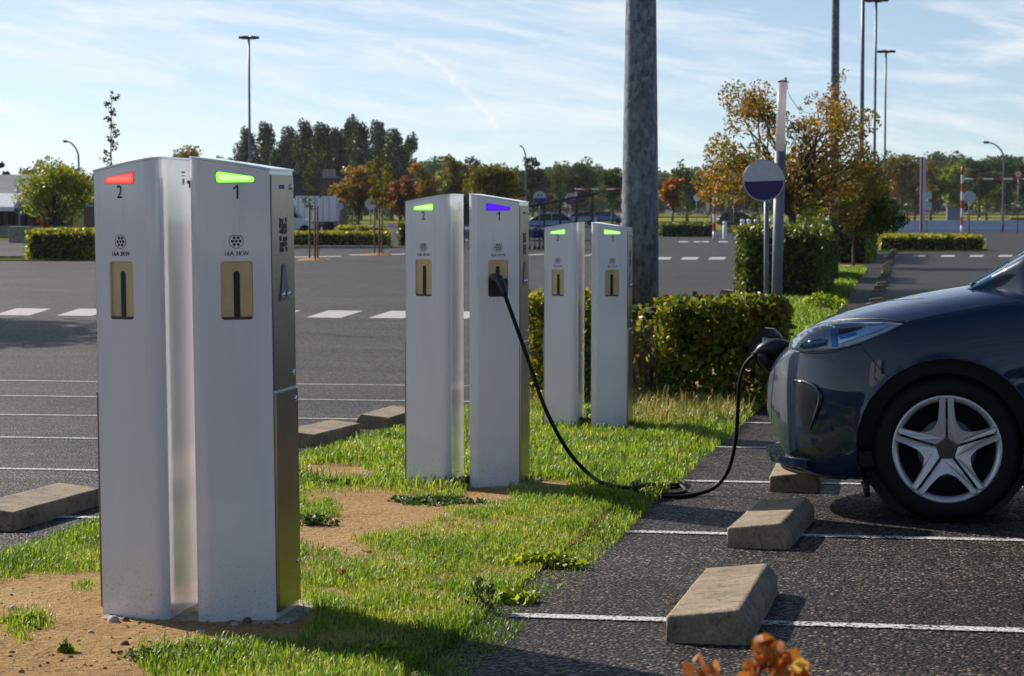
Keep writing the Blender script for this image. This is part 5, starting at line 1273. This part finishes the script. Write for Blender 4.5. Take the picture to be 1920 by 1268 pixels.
# roadside barrier wall
b = at(1672, 172); mb = MB(); mb.prism([(-.30, 0), (-.30, .1), (-.12, .35), (-.10, .86), (.10, .86), (.12, .35), (.30, .1), (.30, 0)], 0, 13.5, Matrix(((0,0,1,0),(1,0,0,0),(0,1,0,0),(0,0,0,1)))); M['bluewhite'] = simple('pale_barrier_paint', (.50,.56,.70), .6, var=.1)
o = mb.build('road_barrier', M['bluewhite'], loc=b, label='long low pale road barrier behind the yellow-topped hedge', cat='road barrier'); o.rotation_euler.z = TH
for px, lb in ((1392, 'leftmost short white bollard near the left height barrier'), (1404, 'second short white bollard from the left'), (1417.5, 'third short white bollard from the left'), (1445, 'short white bollard just right of the round sign pole'), (1359, 'white and brown bollard beside the height barrier upright')):
    Z = 125; b = at(px, Z); mb = MB(); h = hgt(411, Z) if px != 1359 else hgt(418, 110); mb.lathe([(.13, 0), (.13, h*.75), (.10, h*.78), (.10, h*.84), (.13, h*.87), (.12, h*.97), (0, h)], 14); mb.build('bollard', M['white'], loc=b, label=lb, cat='bollard', group='short white bollards')
# cabinet, bin, post on the meadow
b = at(1787, 178); mb = MB(); h = hgt(389, 178); w_ = pm_w(25, 178); mb.box(-w_/2, w_/2, -.3, .3, 0, h, .03); mb.box(-w_/2-.04, w_/2+.04, -.34, .34, h, h+.06, .02); mb.box(-.01, .01, -.31, -.29, .1, h-.1); o = mb.build('utility_cabinet', M['greymetal'], loc=b, label='grey green utility cabinet on the meadow', cat='cabinet'); o.rotation_euler.z = TH
b = at(1836, 178); mb = MB(); mb.lathe([(.10, 0), (.16, .1), (.16, .62), (.19, .66), (.17, .80), (0, .86)], 16); mb.build('hydrant', M['red'], loc=b, label='red hydrant on the meadow right of the barrier upright', cat='hydrant')
b = at(1837, 200); mb = MB(); mb.lathe([(.07, 0), (.07, .85), (.05, .95), (0, .96)], 10); mb.build('marker_post', M['white'], loc=b, label='small white marker post behind the red hydrant', cat='marker post')
b = at(1915, 185); mb = MB(); mb.box(-1.0, .6, -.5, .5, .05, 1.05, .05); mb.box(-1.15, -.95, -.4, .4, 0, .9, .02); mb.build('timber_stack', M['stake'], loc=b, label='brown timber block at the right edge beyond the barrier', cat='timber')
# cars
def small_car(px, Z, rz, paint, label, sc=1.0):
    b = at(px, Z); r = empty('parked_car', b, TH + rz, label=label, cat='car', group='cars parked far off'); r.scale = (sc,)*3
    sec = [(-2.05, .35, .62, .70), (-1.95, .28, .74, .80), (-1.4, .25, .90, .86), (-.9, .25, .98, .88), (0, .25, .98, .88), (1.2, .25, 1.0, .88), (1.85, .28, .98, .84), (2.0, .35, .75, .78)]
    mb = MB(); rows = []
    for x, z0, z1, w in sec:
        p = [(w*.9, z0), (w, z0+.2), (w, (z0+z1)/2), (w*.93, z1-.03), (w*.8, z1)]; rows.append([mb.bm.verts.new((x, y, z)) for y, z in [(-a, c) for a, c in p] + p[::-1]])
    for A, B in zip(rows, rows[1:]):
        for j in range(len(A)): f = mb.bm.faces.new((A[j], A[(j+1) % len(A)], B[(j+1) % len(A)], B[j])); f.smooth = True
    mb.bm.faces.new(rows[0]); mb.bm.faces.new(rows[-1][::-1]); mb.build('body', paint, r)
    def gh(nm, k, mt, z0, z1, xs_):
        mb = MB(); q = []
        for x, z, w in xs_: q.append([mb.bm.verts.new(v) for v in ((x, -w*k, z), (x, w*k, z))])
        lo, hi = q[:2], q[2:]
        for a, c in ((0, 1), (1, 3), (3, 2), (2, 0)): mb.bm.faces.new((q[a][0], q[c][0], q[c][1], q[a][1]))
        mb.bm.faces.new((q[0][0], q[1][0], q[3][0], q[2][0])); mb.bm.faces.new((q[0][1], q[2][1], q[3][1], q[1][1])); mb.build(nm, mt, r)
    gh('windows', 1, M['window'], 0, 0, [(-1.15, .96, .80), (1.9, .97, .80), (-.35, 1.42, .62), (1.35, 1.42, .62)])
    mb = MB(); mb.box(-.35, 1.38, -.63, .63, 1.42, 1.47, .03); 
    for s_ in (-1, 1):
        for (a, b_) in (((-1.15, .96), (-.35, 1.44)), ((.45, .97), (.45, 1.44)), ((1.9, .97), (1.35, 1.44))): mb.tube([(a[0], s_*.81, a[1]), (b_[0], s_*.635, b_[1])], .035, 6)
    mb.build('roof', paint, r)
    for x in (-1.3, 1.25):
        for s_ in (-1, 1): mb = MB(); mb.lathe([(0, 0), (.19, 0), (.2, -.01), (.31, -.01), (.32, .03), (.32, .19), (.30, .2), (0, .2)], 20, Matrix.Translation((x, s_*.70, .32)) @ Matrix.Rotation(-s_*math.pi/2, 4, 'X')); mb.build('wheel', M['rubber'], r)
    for y0 in (-.75, .45): mb = MB(); mb.box(-2.04, -1.9, y0, y0+.30, .60, .74, .02); mb.build('headlight', M['chrome'], r)
cp_ = {k: simple(k, c, .25, .3, var=.1, bump=0, **{'Coat Weight': 1.0}) for k, c in (('blue_paint', (.06,.14,.42)), ('dark_paint', (.01,.012,.03)), ('dark_red_paint', (.16,.01,.03)), ('silver_paint', (.40,.43,.47)), ('pale_blue_paint', (.35,.45,.55)))}
small_car(1139, 255, math.pi, cp_['blue_paint'], 'bright blue car left of the thick mast')
small_car(1384, 200, math.pi, cp_['dark_paint'], 'dark car behind the cone-shaped conifer')
small_car(1512, 230, 0, cp_['dark_red_paint'], 'dark red car half hidden by the autumn tree')
small_car(1022, 150, 0, cp_['pale_blue_paint'], 'pale car behind the trolley shelter glass')
small_car(1085, 230, 0, cp_['silver_paint'], 'small silver car between the A4 and B4 signs and the blue car')
# lorry and camper behind the low hedge
b = at(602, 155); r = empty('box_lorry', b, TH, label='long white box lorry parked behind the low hedge', cat='lorry')
h = hgt(368, 155); L0, L1 = pm_w(-47, 155), pm_w(29, 155); M['tarp'] = simple('pale_tarpaulin', (.72,.74,.80), .6, var=.12, scale=1.5)
mb = MB(); mb.box(L0, L1, -.2, 2.1, .85, h, .03); mb.build('box', M['tarp'], r)
mb = MB(); mb.box(L0, L1+.05, -.1, 2.0, .62, .82, .02); [mb.box(L0+.2+i*.45, L0+.23+i*.45, -.23, -.2, .9, h-.05) for i in range(6)]; mb.build('chassis_rails', M['greymetal'], r)
for x in (L1-.6, L1-1.6, L0+.4):
    mb = MB(); mb.lathe([(0, 0), (.22, 0), (.3, -.03), (.42, -.02), (.44, .05), (.42, .25), (0, .25)], 20, Matrix.Translation((x, -.05, .44)) @ Matrix.Rotation(math.pi/2, 4, 'X')); mb.build('wheel', M['rubber'], r)
b = at(566, 147); r = empty('camper_van', b, TH, label='white camper van with an overcab bulge in front of the box lorry', cat='camper van'); k = pm_w(1, 147)
mb = MB(); pts = [(-95*k, .45), (-95*k, hgt(369, 147)), (-30*k, hgt(368, 147)), (-19*k, hgt(372, 147)), (-12*k, hgt(386, 147)), (-14*k, hgt(390, 147)), (-26*k, hgt(390, 147)), (-26*k, .45)]; mb.prism(pts, -.2, 1.9, FRONT, bev=.04); mb.build('living_box', M['white'], r)
mb = MB(); pts = [(-25.8*k, .40), (-25.8*k, hgt(391, 147)), (-18*k, hgt(391, 147)), (-2*k, hgt(409, 147)), (14*k, hgt(415, 147)), (18*k, hgt(424, 147)), (18*k, .40)]; mb.prism(pts, -.1, 1.8, FRONT, bev=.05); mb.build('cab', M['white'], r)
mb = MB(); pts = [(-19*k, hgt(408, 147)), (-17*k, hgt(394, 147)), (-4*k, hgt(409, 147))]; mb.prism(pts, -.115, -.1, FRONT); mb.prism([(-16.5*k, hgt(392.3, 147)), (-2.2*k, hgt(408.6, 147)), (-1.2*k, hgt(408.2, 147)), (-16*k, hgt(391.8, 147))], 0, 1.7, FRONT); mb.build('windows', M['window'], r)
for x in (6*k, -75*k): mb = MB(); mb.lathe([(0, 0), (.18, 0), (.2, -.01), (.33, -.01), (.34, .03), (.34, .2), (0, .22)], 20, Matrix.Translation((x, -.11, .34)) @ Matrix.Rotation(math.pi/2, 4, 'X')); mb.build('wheel', M['rubber'], r)
mb = MB(); mb.box(16*k, 19*k, -.05, .35, hgt(420, 147), hgt(416, 147), .02); mb.build('headlight', M['chrome'], r)
# dark hall behind the lorry and the building at the left
M['brick'] = simple('red_brown_brick', (.16,.07,.05), .85, scale=3); M['roof'] = simple('grey_sheet_roof', (.26,.27,.28), .6, scale=2); M['slate'] = simple('dark_cladding', (.02,.025,.045), .6); M['cream'] = simple('pale_render', (.34,.30,.24), .85); M['yellow'] = simple('yellow_panel', (.55,.42,.08), .6)
def bldg(px0, px1, Z, top, dep, label, wall, roof_h=.25, roof='roof', extra=None):
    a, b_ = at(px0, Z), at(px1, Z); w_ = (b_-a).length; h = hgt(top, Z); r = empty('building', a, TH, label=label, cat='building')
    mb = MB(); mb.box(0, w_, 0, dep, 0, h-roof_h); mb.build('wall', M[wall], r); mb = MB(); mb.box(-.15, w_+.15, -.2, dep+.2, h-roof_h+.003, h, .03); mb.build('roof', M[roof], r); return r, w_, h
r, w_, h = bldg(505, 612, 215, 326, 14, 'dark flat-roofed hall behind the box lorry', 'slate', .3, 'slate')
for i in range(4): mb = MB(); mb.box(w_*(.1+.22*i), w_*(.2+.22*i), -.04, 0, .1, 2.6, .0); mb.build('door', M['greymetal'], r)
r, w_, h = bldg(600, 636, 212, 334, 10, 'reddish brick wing at the right end of the dark hall', 'brick', .25, 'slate')
mb = MB(); mb.box(w_*.1, w_*.7, 1, 3, h, h+.9, .02); mb.build('chimney_box', M['cream'], r)
r, w_, h = bldg(835, 880, 240, 352, 8, 'low dark building glimpsed left of the broad olive tree', 'slate', .2)
r, w_, h = bldg(930, 962, 200, 352, 5, 'pale grey gable wall behind the broad olive tree', 'cream', .2)
r, w_, h = bldg(-160, 160, 128, 385, 12, 'low building with a grey sheet roof at the far left', 'brick', .12)
hr = hgt(326, 128); sx = pm_w(218, 128)
mb = MB(); mb.prism([(-.6, h), (3.5, hr), (4.2, hr), (12, h)], -.3, sx, Matrix(((0,0,1,0),(1,0,0,0),(0,1,0,0),(0,0,0,1)))); mb.build('pitched_roof', M['roof'], r)
sx0 = pm_w(160, 128)
mb = MB(); mb.box(sx0-2.5, pm_w(199, 128), -1.6, -.1, h-.12, h+.02, .02); mb.prism([(-1.9, h-.35), (-1.9, h-.1), (.2, h+.72), (.2, h+.45)], sx0-3, pm_w(200, 128), Matrix(((0,0,1,0),(1,0,0,0),(0,1,0,0),(0,0,0,1)))); aw = mb.build('awning', M['white'], r)
for i in range(7): mb = MB(); mb.box(sx0-1.0+i*.75, sx0-.55+i*.75, -.05, 0, .7, 2.0); f = mb.build('window', M['window'], r)
mb = MB(); mb.box(sx0+.9, sx0+1.5, -.06, -.0, 0, 2.1); mb.build('door', M['black'], r)
mb = MB(); mb.box(pm_w(300, 128), pm_w(318, 128), -.5, -.05, .4, 2.0, .02); mb.build('kiosk_panel', M['yellow'], r)
mb = MB(); mb.box(0, w_, -.07, -.004, 0, .75); mb.build('plinth', M['cream'], r)
link('lettering', text_mesh('AIR', .85, Matrix.Translation((pm_w(176, 128), -.72, h+1.05)) @ Matrix.Rotation(math.pi/2, 4, 'X'), .1), M['blueink'], r) if False else None
# trolley shelter
b0, b1_ = at(868, 91), at(1112, 91); r = empty('trolley_shelter', b0, TH, label='black framed glass trolley shelter behind the middle posts', cat='shelter'); Lx = (b1_-b0).length; M['frameblk'] = simple('black_frame_paint', (.012,.012,.015), .4, bump=0)
H_ = [hgt(385, 91), hgt(388, 91), hgt(387, 91), hgt(381, 91), hgt(371, 91), hgt(362, 91)]; X_ = [0, .35*Lx, .5*Lx, .66*Lx, .85*Lx, 1.05*Lx]
mb = MB(); mb.tube(smooth_path([(x, -.05, z) for x, z in zip(X_, H_)], 5), .05, 6); mb.tube(smooth_path([(x, 1.6, z) for x, z in zip(X_, H_)], 5), .05, 6); mb.build('roof_rail', M['frameblk'], r)
sp_ = smooth_path([(x, -.05, z) for x, z in zip(X_, H_)], 5); mb = MB()
for a, c in zip(sp_, sp_[1:]): mb.quad((a.x, -.1, a.z+.05), (c.x, -.1, c.z+.05), (c.x, 1.65, c.z+.05), (a.x, 1.65, a.z+.05))
mb.build('roof_sheet', M['clearpane'], r)
for i in range(9):
    x = Lx*i/8; z = interp(x, list(zip(X_, H_))); 
    for yy in (-.05, 1.6): mb = MB(); mb.box(x-.028, x+.028, yy-.028, yy+.028, 0, z-.02, 0); mb.build('upright', M['frameblk'], r)
for z in (.35, .95): mb = MB(); mb.tube([(0, 1.6, z), (Lx, 1.6, z)], .022, 6); mb.build('cross_rail', M['frameblk'], r)
mb = MB(); mb.quad((0, 1.58, .1), (Lx, 1.58, .1), (Lx, 1.58, 1.85), (0, 1.58, 1.85)); mb.build('glass_wall', M['clearpane'], r)
M['trolley'] = simple('blue_trolley_plastic', (.012,.04,.24), .45)
def trolley():
    r = empty('shopping_trolley', (0, 0, 0), label='blue shopping trolley in a nested row inside the shelter', cat='shopping trolley', group='blue shopping trolleys in the shelter')
    mb = MB(); lo, hi = [(-.24, .10), (.24, .10), (.24, .62), (-.24, .62)], [(-.28, 0), (.28, 0), (.28, .80), (-.28, .80)]
    for a in (0, 1):
        for i in range(4): pass
    for i in range(4):
        j = (i+1) % 4; a, b_, c, d = (*lo[i], .5), (*lo[j], .5), (*hi[j], .98), (*hi[i], .98)
        for t in np.linspace(0, 1, 7): p = [a[q]*(1-t)+b_[q]*t for q in range(3)]; s_ = [d[q]*(1-t)+c[q]*t for q in range(3)]; mb.tube([p, s_], .007, 4)
        for t in (0, .33, .66, 1): p = [a[q]*(1-t)+d[q]*t for q in range(3)]; s_ = [b_[q]*(1-t)+c[q]*t for q in range(3)]; mb.tube([p, s_], .009, 4)
    mb.build('basket', M['trolley'], r)
    mb = MB(); mb.tube([(-.26, .80, 1.02), (.26, .80, 1.02)], .022, 6); mb.build('handle', M['trolley'], r)
    mb = MB()
    for x in (-.22, .22): mb.tube([(x, .8, .95), (x, .70, .5), (x, .75, .15), (x, .05, .15)], .014, 5)
    mb.build('frame', M['greymetal'], r)
    for x in (-.22, .22):
        for y in (.05, .75): mb = MB(); mb.lathe([(0, -.015), (.06, -.015), (.06, .015), (0, .015)], 10, Matrix.Translation((x, y, .06)) @ Matrix.Rotation(math.pi/2, 4, 'Y')); mb.build('castor', M['rubber'], r)
    return r
tp = trolley(); first = True
for px in (869, 876, 993, 1001, 1010, 1018, 1026, 1038):
    for kx in range(2):
        o = tp if first else copy_tree(tp); first = False; q = at(px + 3*kx, 91.6 + kx*.5); o.location = q; o.rotation_euler.z = TH + .1*kx - .05
# distant fence / rail on the meadow
for (pa, pb, Z, lb) in ((1232, 1340, 215, 'low brown rail fence in front of the far wood, left of the autumn tree'), (1670, 1960, 300, 'low brown fence at the far side of the right meadow')):
    a, b_ = at(pa, Z), at(pb, Z); L_ = (b_-a).length; r = empty('rail_fence', a, TH, label=lb, cat='fence'); n_ = int(L_/2.5)
    for z in (.45, .95): mb = MB(); mb.box(0, L_, -.03, .03, z-.06, z+.06); mb.build('rail', M['brick'], r)
    for i in range(n_+1): mb = MB(); mb.box(L_*i/n_-.05, L_*i/n_+.05, -.04+.08, .04+.08, 0, 1.1); mb.build('fence_post', M['brick'], r)
# ---------------------------------------------------------------- grass, weeds, stones, fallen leaves
g = np.random.default_rng(101)
bare = [[(560, 925), (700, 918), (830, 940), (850, 965), (800, 985), (720, 1005), (650, 1015), (560, 1030)], [(560, 1040), (640, 1010), (700, 1030), (640, 1065), (560, 1085)], [(560, 875), (640, 868), (720, 890), (700, 905), (560, 898)],
        [(-50, 1052), (190, 1036), (560, 1060), (578, 1180), (560, 1203), (430, 1212), (250, 1222), (290, 1290), (-50, 1300)], [(870, 905), (960, 905), (960, 945), (860, 950)], [(1000, 900), (1090, 905), (1060, 925), (1000, 918)]]
tuft = [[(-20, 1050), (110, 1030), (188, 1035), (188, 1075), (60, 1085), (-20, 1090)], [(15, 1155), (80, 1150), (95, 1175), (40, 1190), (10, 1180)], [(-20, 1178), (40, 1190), (60, 1205), (-20, 1210)], [(145, 1095), (170, 1095), (165, 1112), (145, 1112)],
        [(560, 950), (625, 945), (640, 965), (600, 980), (560, 975)], [(560, 1035), (630, 1032), (660, 1060), (560, 1068)]]
def polymask(px, py, polys):
    m = np.zeros(len(px), bool)
    for po in polys:
        c = np.zeros(len(px), bool); n = len(po)
        for i in range(n):
            (x1, y1), (x2, y2) = po[i], po[(i+1) % n]
            if y1 == y2: continue
            t = ((y1 > py) != (y2 > py)) & (px < (x2-x1)*(py-y1)/(y2-y1) + x1); c ^= t
        m |= c
    return m
profv = np.vectorize(prof); liftv = np.vectorize(lift)
def blades(n, y0, y1, Lmin, Lmax, wid, seed, x0=None, x1=None, only=None, edge=.11, dens=None):
    g = np.random.default_rng(seed); x0 = XL if x0 is None else x0; x1 = XR if x1 is None else x1
    x = x0 + (x1-x0+2*edge)*g.random(n) - edge; y = y0 + (y1-y0)*g.random(n)
    Z = -math.sin(TH)*x + math.cos(TH)*y; B = np.stack([x, y, -profv(Z) + liftv(Z)], 1); px, py = proj(B)
    jx, jy = px + g.normal(size=n)*7, py + g.normal(size=n)*4
    keep = ~polymask(jx, jy, bare) | polymask(jx, jy, tuft)
    # clumpy density
    f = np.sin(x*5.1+1.3*np.sin(y*3.3))*np.sin(y*4.7+1.1*np.sin(x*6.1)); keep &= (g.random(n) < .72 + .35*f); f2 = np.sin(x*9.3 + 2.1*np.sin(y*5.9) + 1)*np.sin(y*8.1 + 1.7*np.sin(x*7.3)); keep &= ~((f2 < -.72) & (g.random(n) < .85))
    ed = np.minimum(x - XL, XR - x); keep &= ~((ed < -.03) & (g.random(n) < .45))
    if only is not None: keep = keep & polymask(jx, jy, only)
    B = B[keep]; x, y, n_ = x[keep], y[keep], keep.sum(); f = f[keep]; ed = ed[keep]; B[:, 2] -= np.where(ed < .04, .022, 0)
    Ls = (Lmin + (Lmax-Lmin)*g.random(n_)**1.5)*(1 + .35*f); a = g.random(n_)*2*np.pi; d = np.stack([np.cos(a), np.sin(a), 0*a], 1); s_ = np.stack([-np.sin(a), np.cos(a), 0*a], 1)
    bend = (.15 + .75*g.random(n_))[:, None]; w = (wid*(.7+.6*g.random(n_)))[:, None]; L_ = Ls[:, None]; up = np.array([0, 0, 1.0])
    m1 = B + up*L_*.45 + d*L_*bend*.18; m2 = B + up*L_*(.80 - .1*bend) + d*L_*bend*.5; tp_ = B + up*L_*(1.0 - .35*bend) + d*L_*bend*.95
    V = np.stack([B - s_*w*.5, B + s_*w*.5, m1 + s_*w*.45, m1 - s_*w*.45, m2 + s_*w*.3, m2 - s_*w*.3, tp_ + s_*w*.04, tp_ - s_*w*.04], 1).reshape(-1, 3); i = np.arange(n_)*8
    F = np.concatenate([np.stack([i, i+1, i+2, i+3], 1), np.stack([i+3, i+2, i+4, i+5], 1), np.stack([i+5, i+4, i+6, i+7], 1)]); return npmesh('grass', V, F, True)
y_end = 17.2
link('grass', blades(230000, 4.6, 9.4, .012, .046, .0034, 1), M['grass'], label='bright short grass round the nearest and middle charging posts', cat='grass', kind='stuff')
link('grass', blades(110000, 9.4, y_end, .025, .070, .006, 2), M['grass'], label='bright grass round the farthest charging posts', cat='grass', kind='stuff')
link('dry_grass', blades(9000, 13.4, 17.6, .08, .17, .007, 3, only=[[(960, 700), (1480, 700), (1480, 780), (1300, 800), (1190, 800), (1180, 745), (985, 775)]]), M['drygrass'], label='long dry yellow grass at the foot of the near hedge', cat='grass', kind='stuff')
link('grass', blades(90000, 21.3, 60, .05, .12, .016, 4), M['grass'], label='sunlit grass strip between the hedges', cat='grass', kind='stuff')
# weeds
def weed(px, py, r, n, h, leaf, mat, label, seed, stalks=0):
    b = G(px, py); b.z = gz(b.x, b.y) + lift(py and Zof(b.x, b.y)); g = np.random.default_rng(seed); o = empty('weed', b, 0, label=label, cat='weed')
    a = g.random(n)*6.28; q = g.random(n)**.6*r*(.75 + .25*np.sin(a*3+seed)); C = np.stack([q*np.cos(a)*1.35, q*np.sin(a)*.8, h*g.random(n)*(1.1 - q/r*.6)], 1); V, F = leaves(C, leaf, g, 1.3, .7); link('leaf_mass', npmesh('leaf_mass', V, F), M[mat], o)
    mb = MB()
    for i in range(max(6, stalks)):
        a = g.random()*6.28; e = (r*.7*math.cos(a), r*.5*math.sin(a), h*(1.0 + (.9*g.random() if stalks else 0))); limb(mb, (r*.2*math.cos(a), 0, 0), e, .0022, .0012, g, 4, .06, 4)
    mb.build('stems', M['drygrassS'] if 'drygrassS' in M else M['bark'], o)
for i, (px, py, r, n, h, lf, mt, lb) in enumerate(((360, 1235, .17, 700, .03, .016, 'weed', 'flat dark clover patch in front of the nearest post 1'), (300, 1245, .10, 300, .03, .016, 'weed', 'small clover patch left of the larger clover patch'), (815, 962, .20, 900, .035, .020, 'weed', 'wide dark weed mat on the bare soil between the post pairs'),
        (640, 925, .12, 450, .03, .020, 'weed', 'dark weed mat at the edge of the bare soil near the middle posts'), (588, 1000, .085, 260, .05, .020, 'weed', 'leafy green weed right beside the nearest steel panel'), (1025, 1062, .14, 480, .045, .024, 'weedy', 'bright yellow-green weed spilling over the asphalt edge'),
        (905, 1150, .045, 130, .11, .018, 'weed', 'upright dark thistle at the corner of the grass'), (960, 1130, .09, 160, .04, .026, 'weedy', 'yellowish dandelion leaves beside the thistle'), (1120, 955, .14, 300, .07, .028, 'weedy', 'pale weed with stalks near the coiled cable'), (895, 925, .09, 220, .05, .02, 'weed', 'weed at the foot of the blue-lit post'),
        (1150, 800, .26, 600, .10, .034, 'weed', 'dark weed clump between the two farthest posts'), (1075, 812, .20, 420, .07, .03, 'weed', 'dark weed clump in front of the farthest post 2'), (50, 1172, .07, 160, .03, .022, 'weedy', 'bright small weed on the bare soil at the left'), (124, 1228, .028, 40, .03, .028, 'weedy', 'tiny seedling on bare soil at the bottom left'), (720, 1240, .06, 90, .05, .028, 'weedy', 'broad-leaved weed in the shaded grass'), (1540, 585, .35, 500, .28, .07, 'weedy', 'leafy weeds on the grass beyond the car bonnet'))):
    weed(px, py, r, n, h, lf, mt, lb, 300+i, stalks=14 if 'stalks' in lb or 'foot of the blue' in lb else 0)
# gravel and lumps of soil
mb = MB(); gg = np.random.default_rng(9)
def rock(mb, c, r, g):
    res = bmesh.ops.create_icosphere(mb.bm, subdivisions=1 if r < .008 else 2, radius=r); s_ = g.random(3)*.5 + .7; ph = g.random(3)*6
    for v in res['verts']:
        k = 1 + .18*math.sin(v.co.x/r*2.3+ph[0]) + .15*math.sin(v.co.y/r*2.9+ph[1]); v.co = Vector((v.co.x*s_[0]*k, v.co.y*s_[1]*k, v.co.z*s_[2]*.7*k)) + Vector(c)
for i in range(900):
    px, py = (gg.random()*560 - 20, 1060 + gg.random()*210) if i < 560 else ((180 + gg.random()*370, 1163 + abs(gg.normal())*22) if i < 760 else (560+gg.random()*280, 925+gg.random()*90))
    q = G(px, py); rock(mb, (q.x, q.y, gz(q.x, q.y)+lift(Zof(q.x, q.y))+.004), .0018 + .007*gg.random()**4, gg)
for f in mb.bm.faces: f.smooth = True
mb.build('gravel', M['soil'], label='loose gravel and soil crumbs on the bare earth', cat='gravel', kind='stuff')
M['stone'] = simple('pale_stone', (.42,.38,.34), .85, scale=30); M['stoneR'] = simple('brown_stone', (.17,.08,.05), .85, scale=30)
for px, py, r, mt, lb in ((212, 1172, .020, 'stone', 'pale flat stone at the left foot of post 2'), (236, 1170, .014, 'stoneR', 'brown stone beside the pale flat one'), (462, 1172, .017, 'stoneR', 'reddish stone at the foot of post 1'), (441, 1178, .012, 'stone', 'pale stone left of the reddish stone at post 1'), (378, 1192, .012, 'stone', 'pale pebble in front of the gap between the nearest posts'), (172, 1192, .009, 'stone', 'tiny white pebble on the soil at the left'), (232, 1215, .012, 'stoneR', 'brown clod on the soil in front of post 2'), (25, 1147, .014, 'stone', 'pale flat chip at the far left'), (1454, 1030, .006, 'stone', 'tiny pebble at the half shaded wheel stop')):
    q = G(px, py); m_ = MB(); rock(m_, (0, 0, 0), r, gg)
    for f in m_.bm.faces: f.smooth = True
    m_.build('stone', M[mt], loc=(q.x, q.y, gz(q.x, q.y) + (.010 if px < 600 else .004)), label=lb, cat='stone', group='stones at the posts')
def fallen(px, py, s_, mt, lb, up_=.040):
    q = G(px, py); g = np.random.default_rng(int(px)); n = 14; pts = []
    for i in range(n):
        t = 2*math.pi*i/n; rr = s_*(.55 + .45*abs(math.cos(t*2.5))); pts.append((rr*math.cos(t), rr*math.sin(t)*.75, s_*.25*math.sin(t*2) + g.normal()*s_*.05))
    m_ = MB(); c = m_.bm.verts.new((0, 0, 0)); vs = [m_.bm.verts.new(p) for p in pts]
    for i in range(n): m_.bm.faces.new((c, vs[i], vs[(i+1) % n]))
    r_ = bmesh.ops.solidify(m_.bm, geom=m_.bm.faces[:], thickness=.0008)
    m_.build('fallen_leaf', M[mt], loc=(q.x, q.y, gz(q.x, q.y)+up_), label=lb, cat='fallen leaf', group='fallen autumn leaves')
for a in ((792, 1022, .028, 'l_orange', 'yellow-orange fallen leaf in the middle of the grass'), (688, 1055, .022, 'l_rust', 'brown fallen leaf near the bare soil'), (636, 1093, .026, 'l_orange', 'orange fallen leaf close to the nearest steel panel'), (710, 1108, .022, 'l_rust', 'tan fallen leaf in the grass right of the orange one'), (755, 1088, .018, 'l_orange', 'small orange fallen leaf in the lower grass'), (810, 1065, .018, 'l_rust', 'brown curled leaf in the grass centre')): fallen(*a)
fallen(1266, 1132, .022, 'l_rust', 'brown fallen leaf beside the nearest wheel stop', .006); fallen(1110, 470, .05, 'l_rust', 'leaf on the far asphalt', .02) if False else None
fallen(1390, 770, .035, 'l_orange', 'orange fallen leaf at the end of the near hedge', .03); fallen(1425, 765, .035, 'l_rust', 'brown fallen leaf below the charging connector', .03); fallen(1008, 727, .045, 'l_red', 'red leaf at the foot of the ragged hedge piece', .10)
# blurred orange leaves close to the camera: the top of a low shrub
Zl = 2.35; b = cam2w((1400-960)/FP*Zl, Zl); r = empty('autumn_shrub', b, 0, label='blurred orange leaves of a shrub at the bottom edge', cat='shrub'); off_ = Vector(b); g = np.random.default_rng(4); mb = MB(); Cs = []
for px, py, Z, k in ((1432, 1222, 2.33, 20), (1420, 1250, 2.33, 22), (1455, 1256, 2.35, 18), (1490, 1262, 2.36, 12), (1405, 1280, 2.36, 22), (1470, 1290, 2.36, 22), (1322, 1262, 2.45, 16), (1300, 1282, 2.45, 18), (1345, 1285, 2.44, 14), (1380, 1300, 2.4, 20)):
    c = np.array(P(px, py, Z) - off_)
    Cs.append(c + g.normal(size=(k, 3))*.0085)
    limb(mb, (c[0]*.4, 0.02, 0), c, .004, .0015, g, 6, .03, 5)
V, F = leaves(np.concatenate(Cs), .020, g, .2, .8); link('leaf_mass', npmesh('leaf_mass', V, F), M['l_blur'], r); mb.build('stems', M['bark'], r)
# behind the camera: a mirrored building, and trees added to darken reflections
b = cam2w(8, -46); r = empty('building', b, TH, label='white flat-roofed building behind the camera, mirrored in the blue car', cat='building')
mb = MB(); mb.box(-2, 26, -8, 0, 0, 4.2); mb.build('wall', M['cream'], r); mb = MB(); mb.box(-2.3, 26.3, -8.3, .3, 4.203, 4.5, .03); mb.build('roof', M['roof'], r)
for i in range(7): mb = MB(); mb.box(i*3.6, i*3.6+2.2, .003, .05, .9, 2.6); mb.build('window', M['window'], r)
VV, FF, off_ = [], [], 0
for i in range(26):
    q = cam2w(-75 + i*6 + g.normal(), -58 + g.normal()*3); V_, F_ = tv_[i % 5]; s_ = .55 + .2*g.random(); VV.append(V_*s_ + np.array(q)); FF.append(F_ + off_); off_ += len(V_)
link('wood', npmesh('wood', np.concatenate(VV), np.concatenate(FF)), M['l_green'], label='unseen line of trees added behind the camera to darken reflections', cat='wood', kind='stuff')
# ---------------------------------------------------------------- the air
hz_ = MB(); hz_.box(-420, 420, -75, 720, -2.4, 30); t = NT('haze'); v = t.new('VolumePrincipled'); v.inputs['Color'].default_value = (.80,.88,1.0,1); v.inputs['Density'].default_value = .00008; v.inputs['Anisotropy'].default_value = .3; t.l.new(v.outputs[0], t.out.inputs['Volume'])
o = hz_.build('haze', t.m, label='thin bright autumn haze over the far trees', cat='haze', kind='stuff'); o.rotation_euler.z = TH
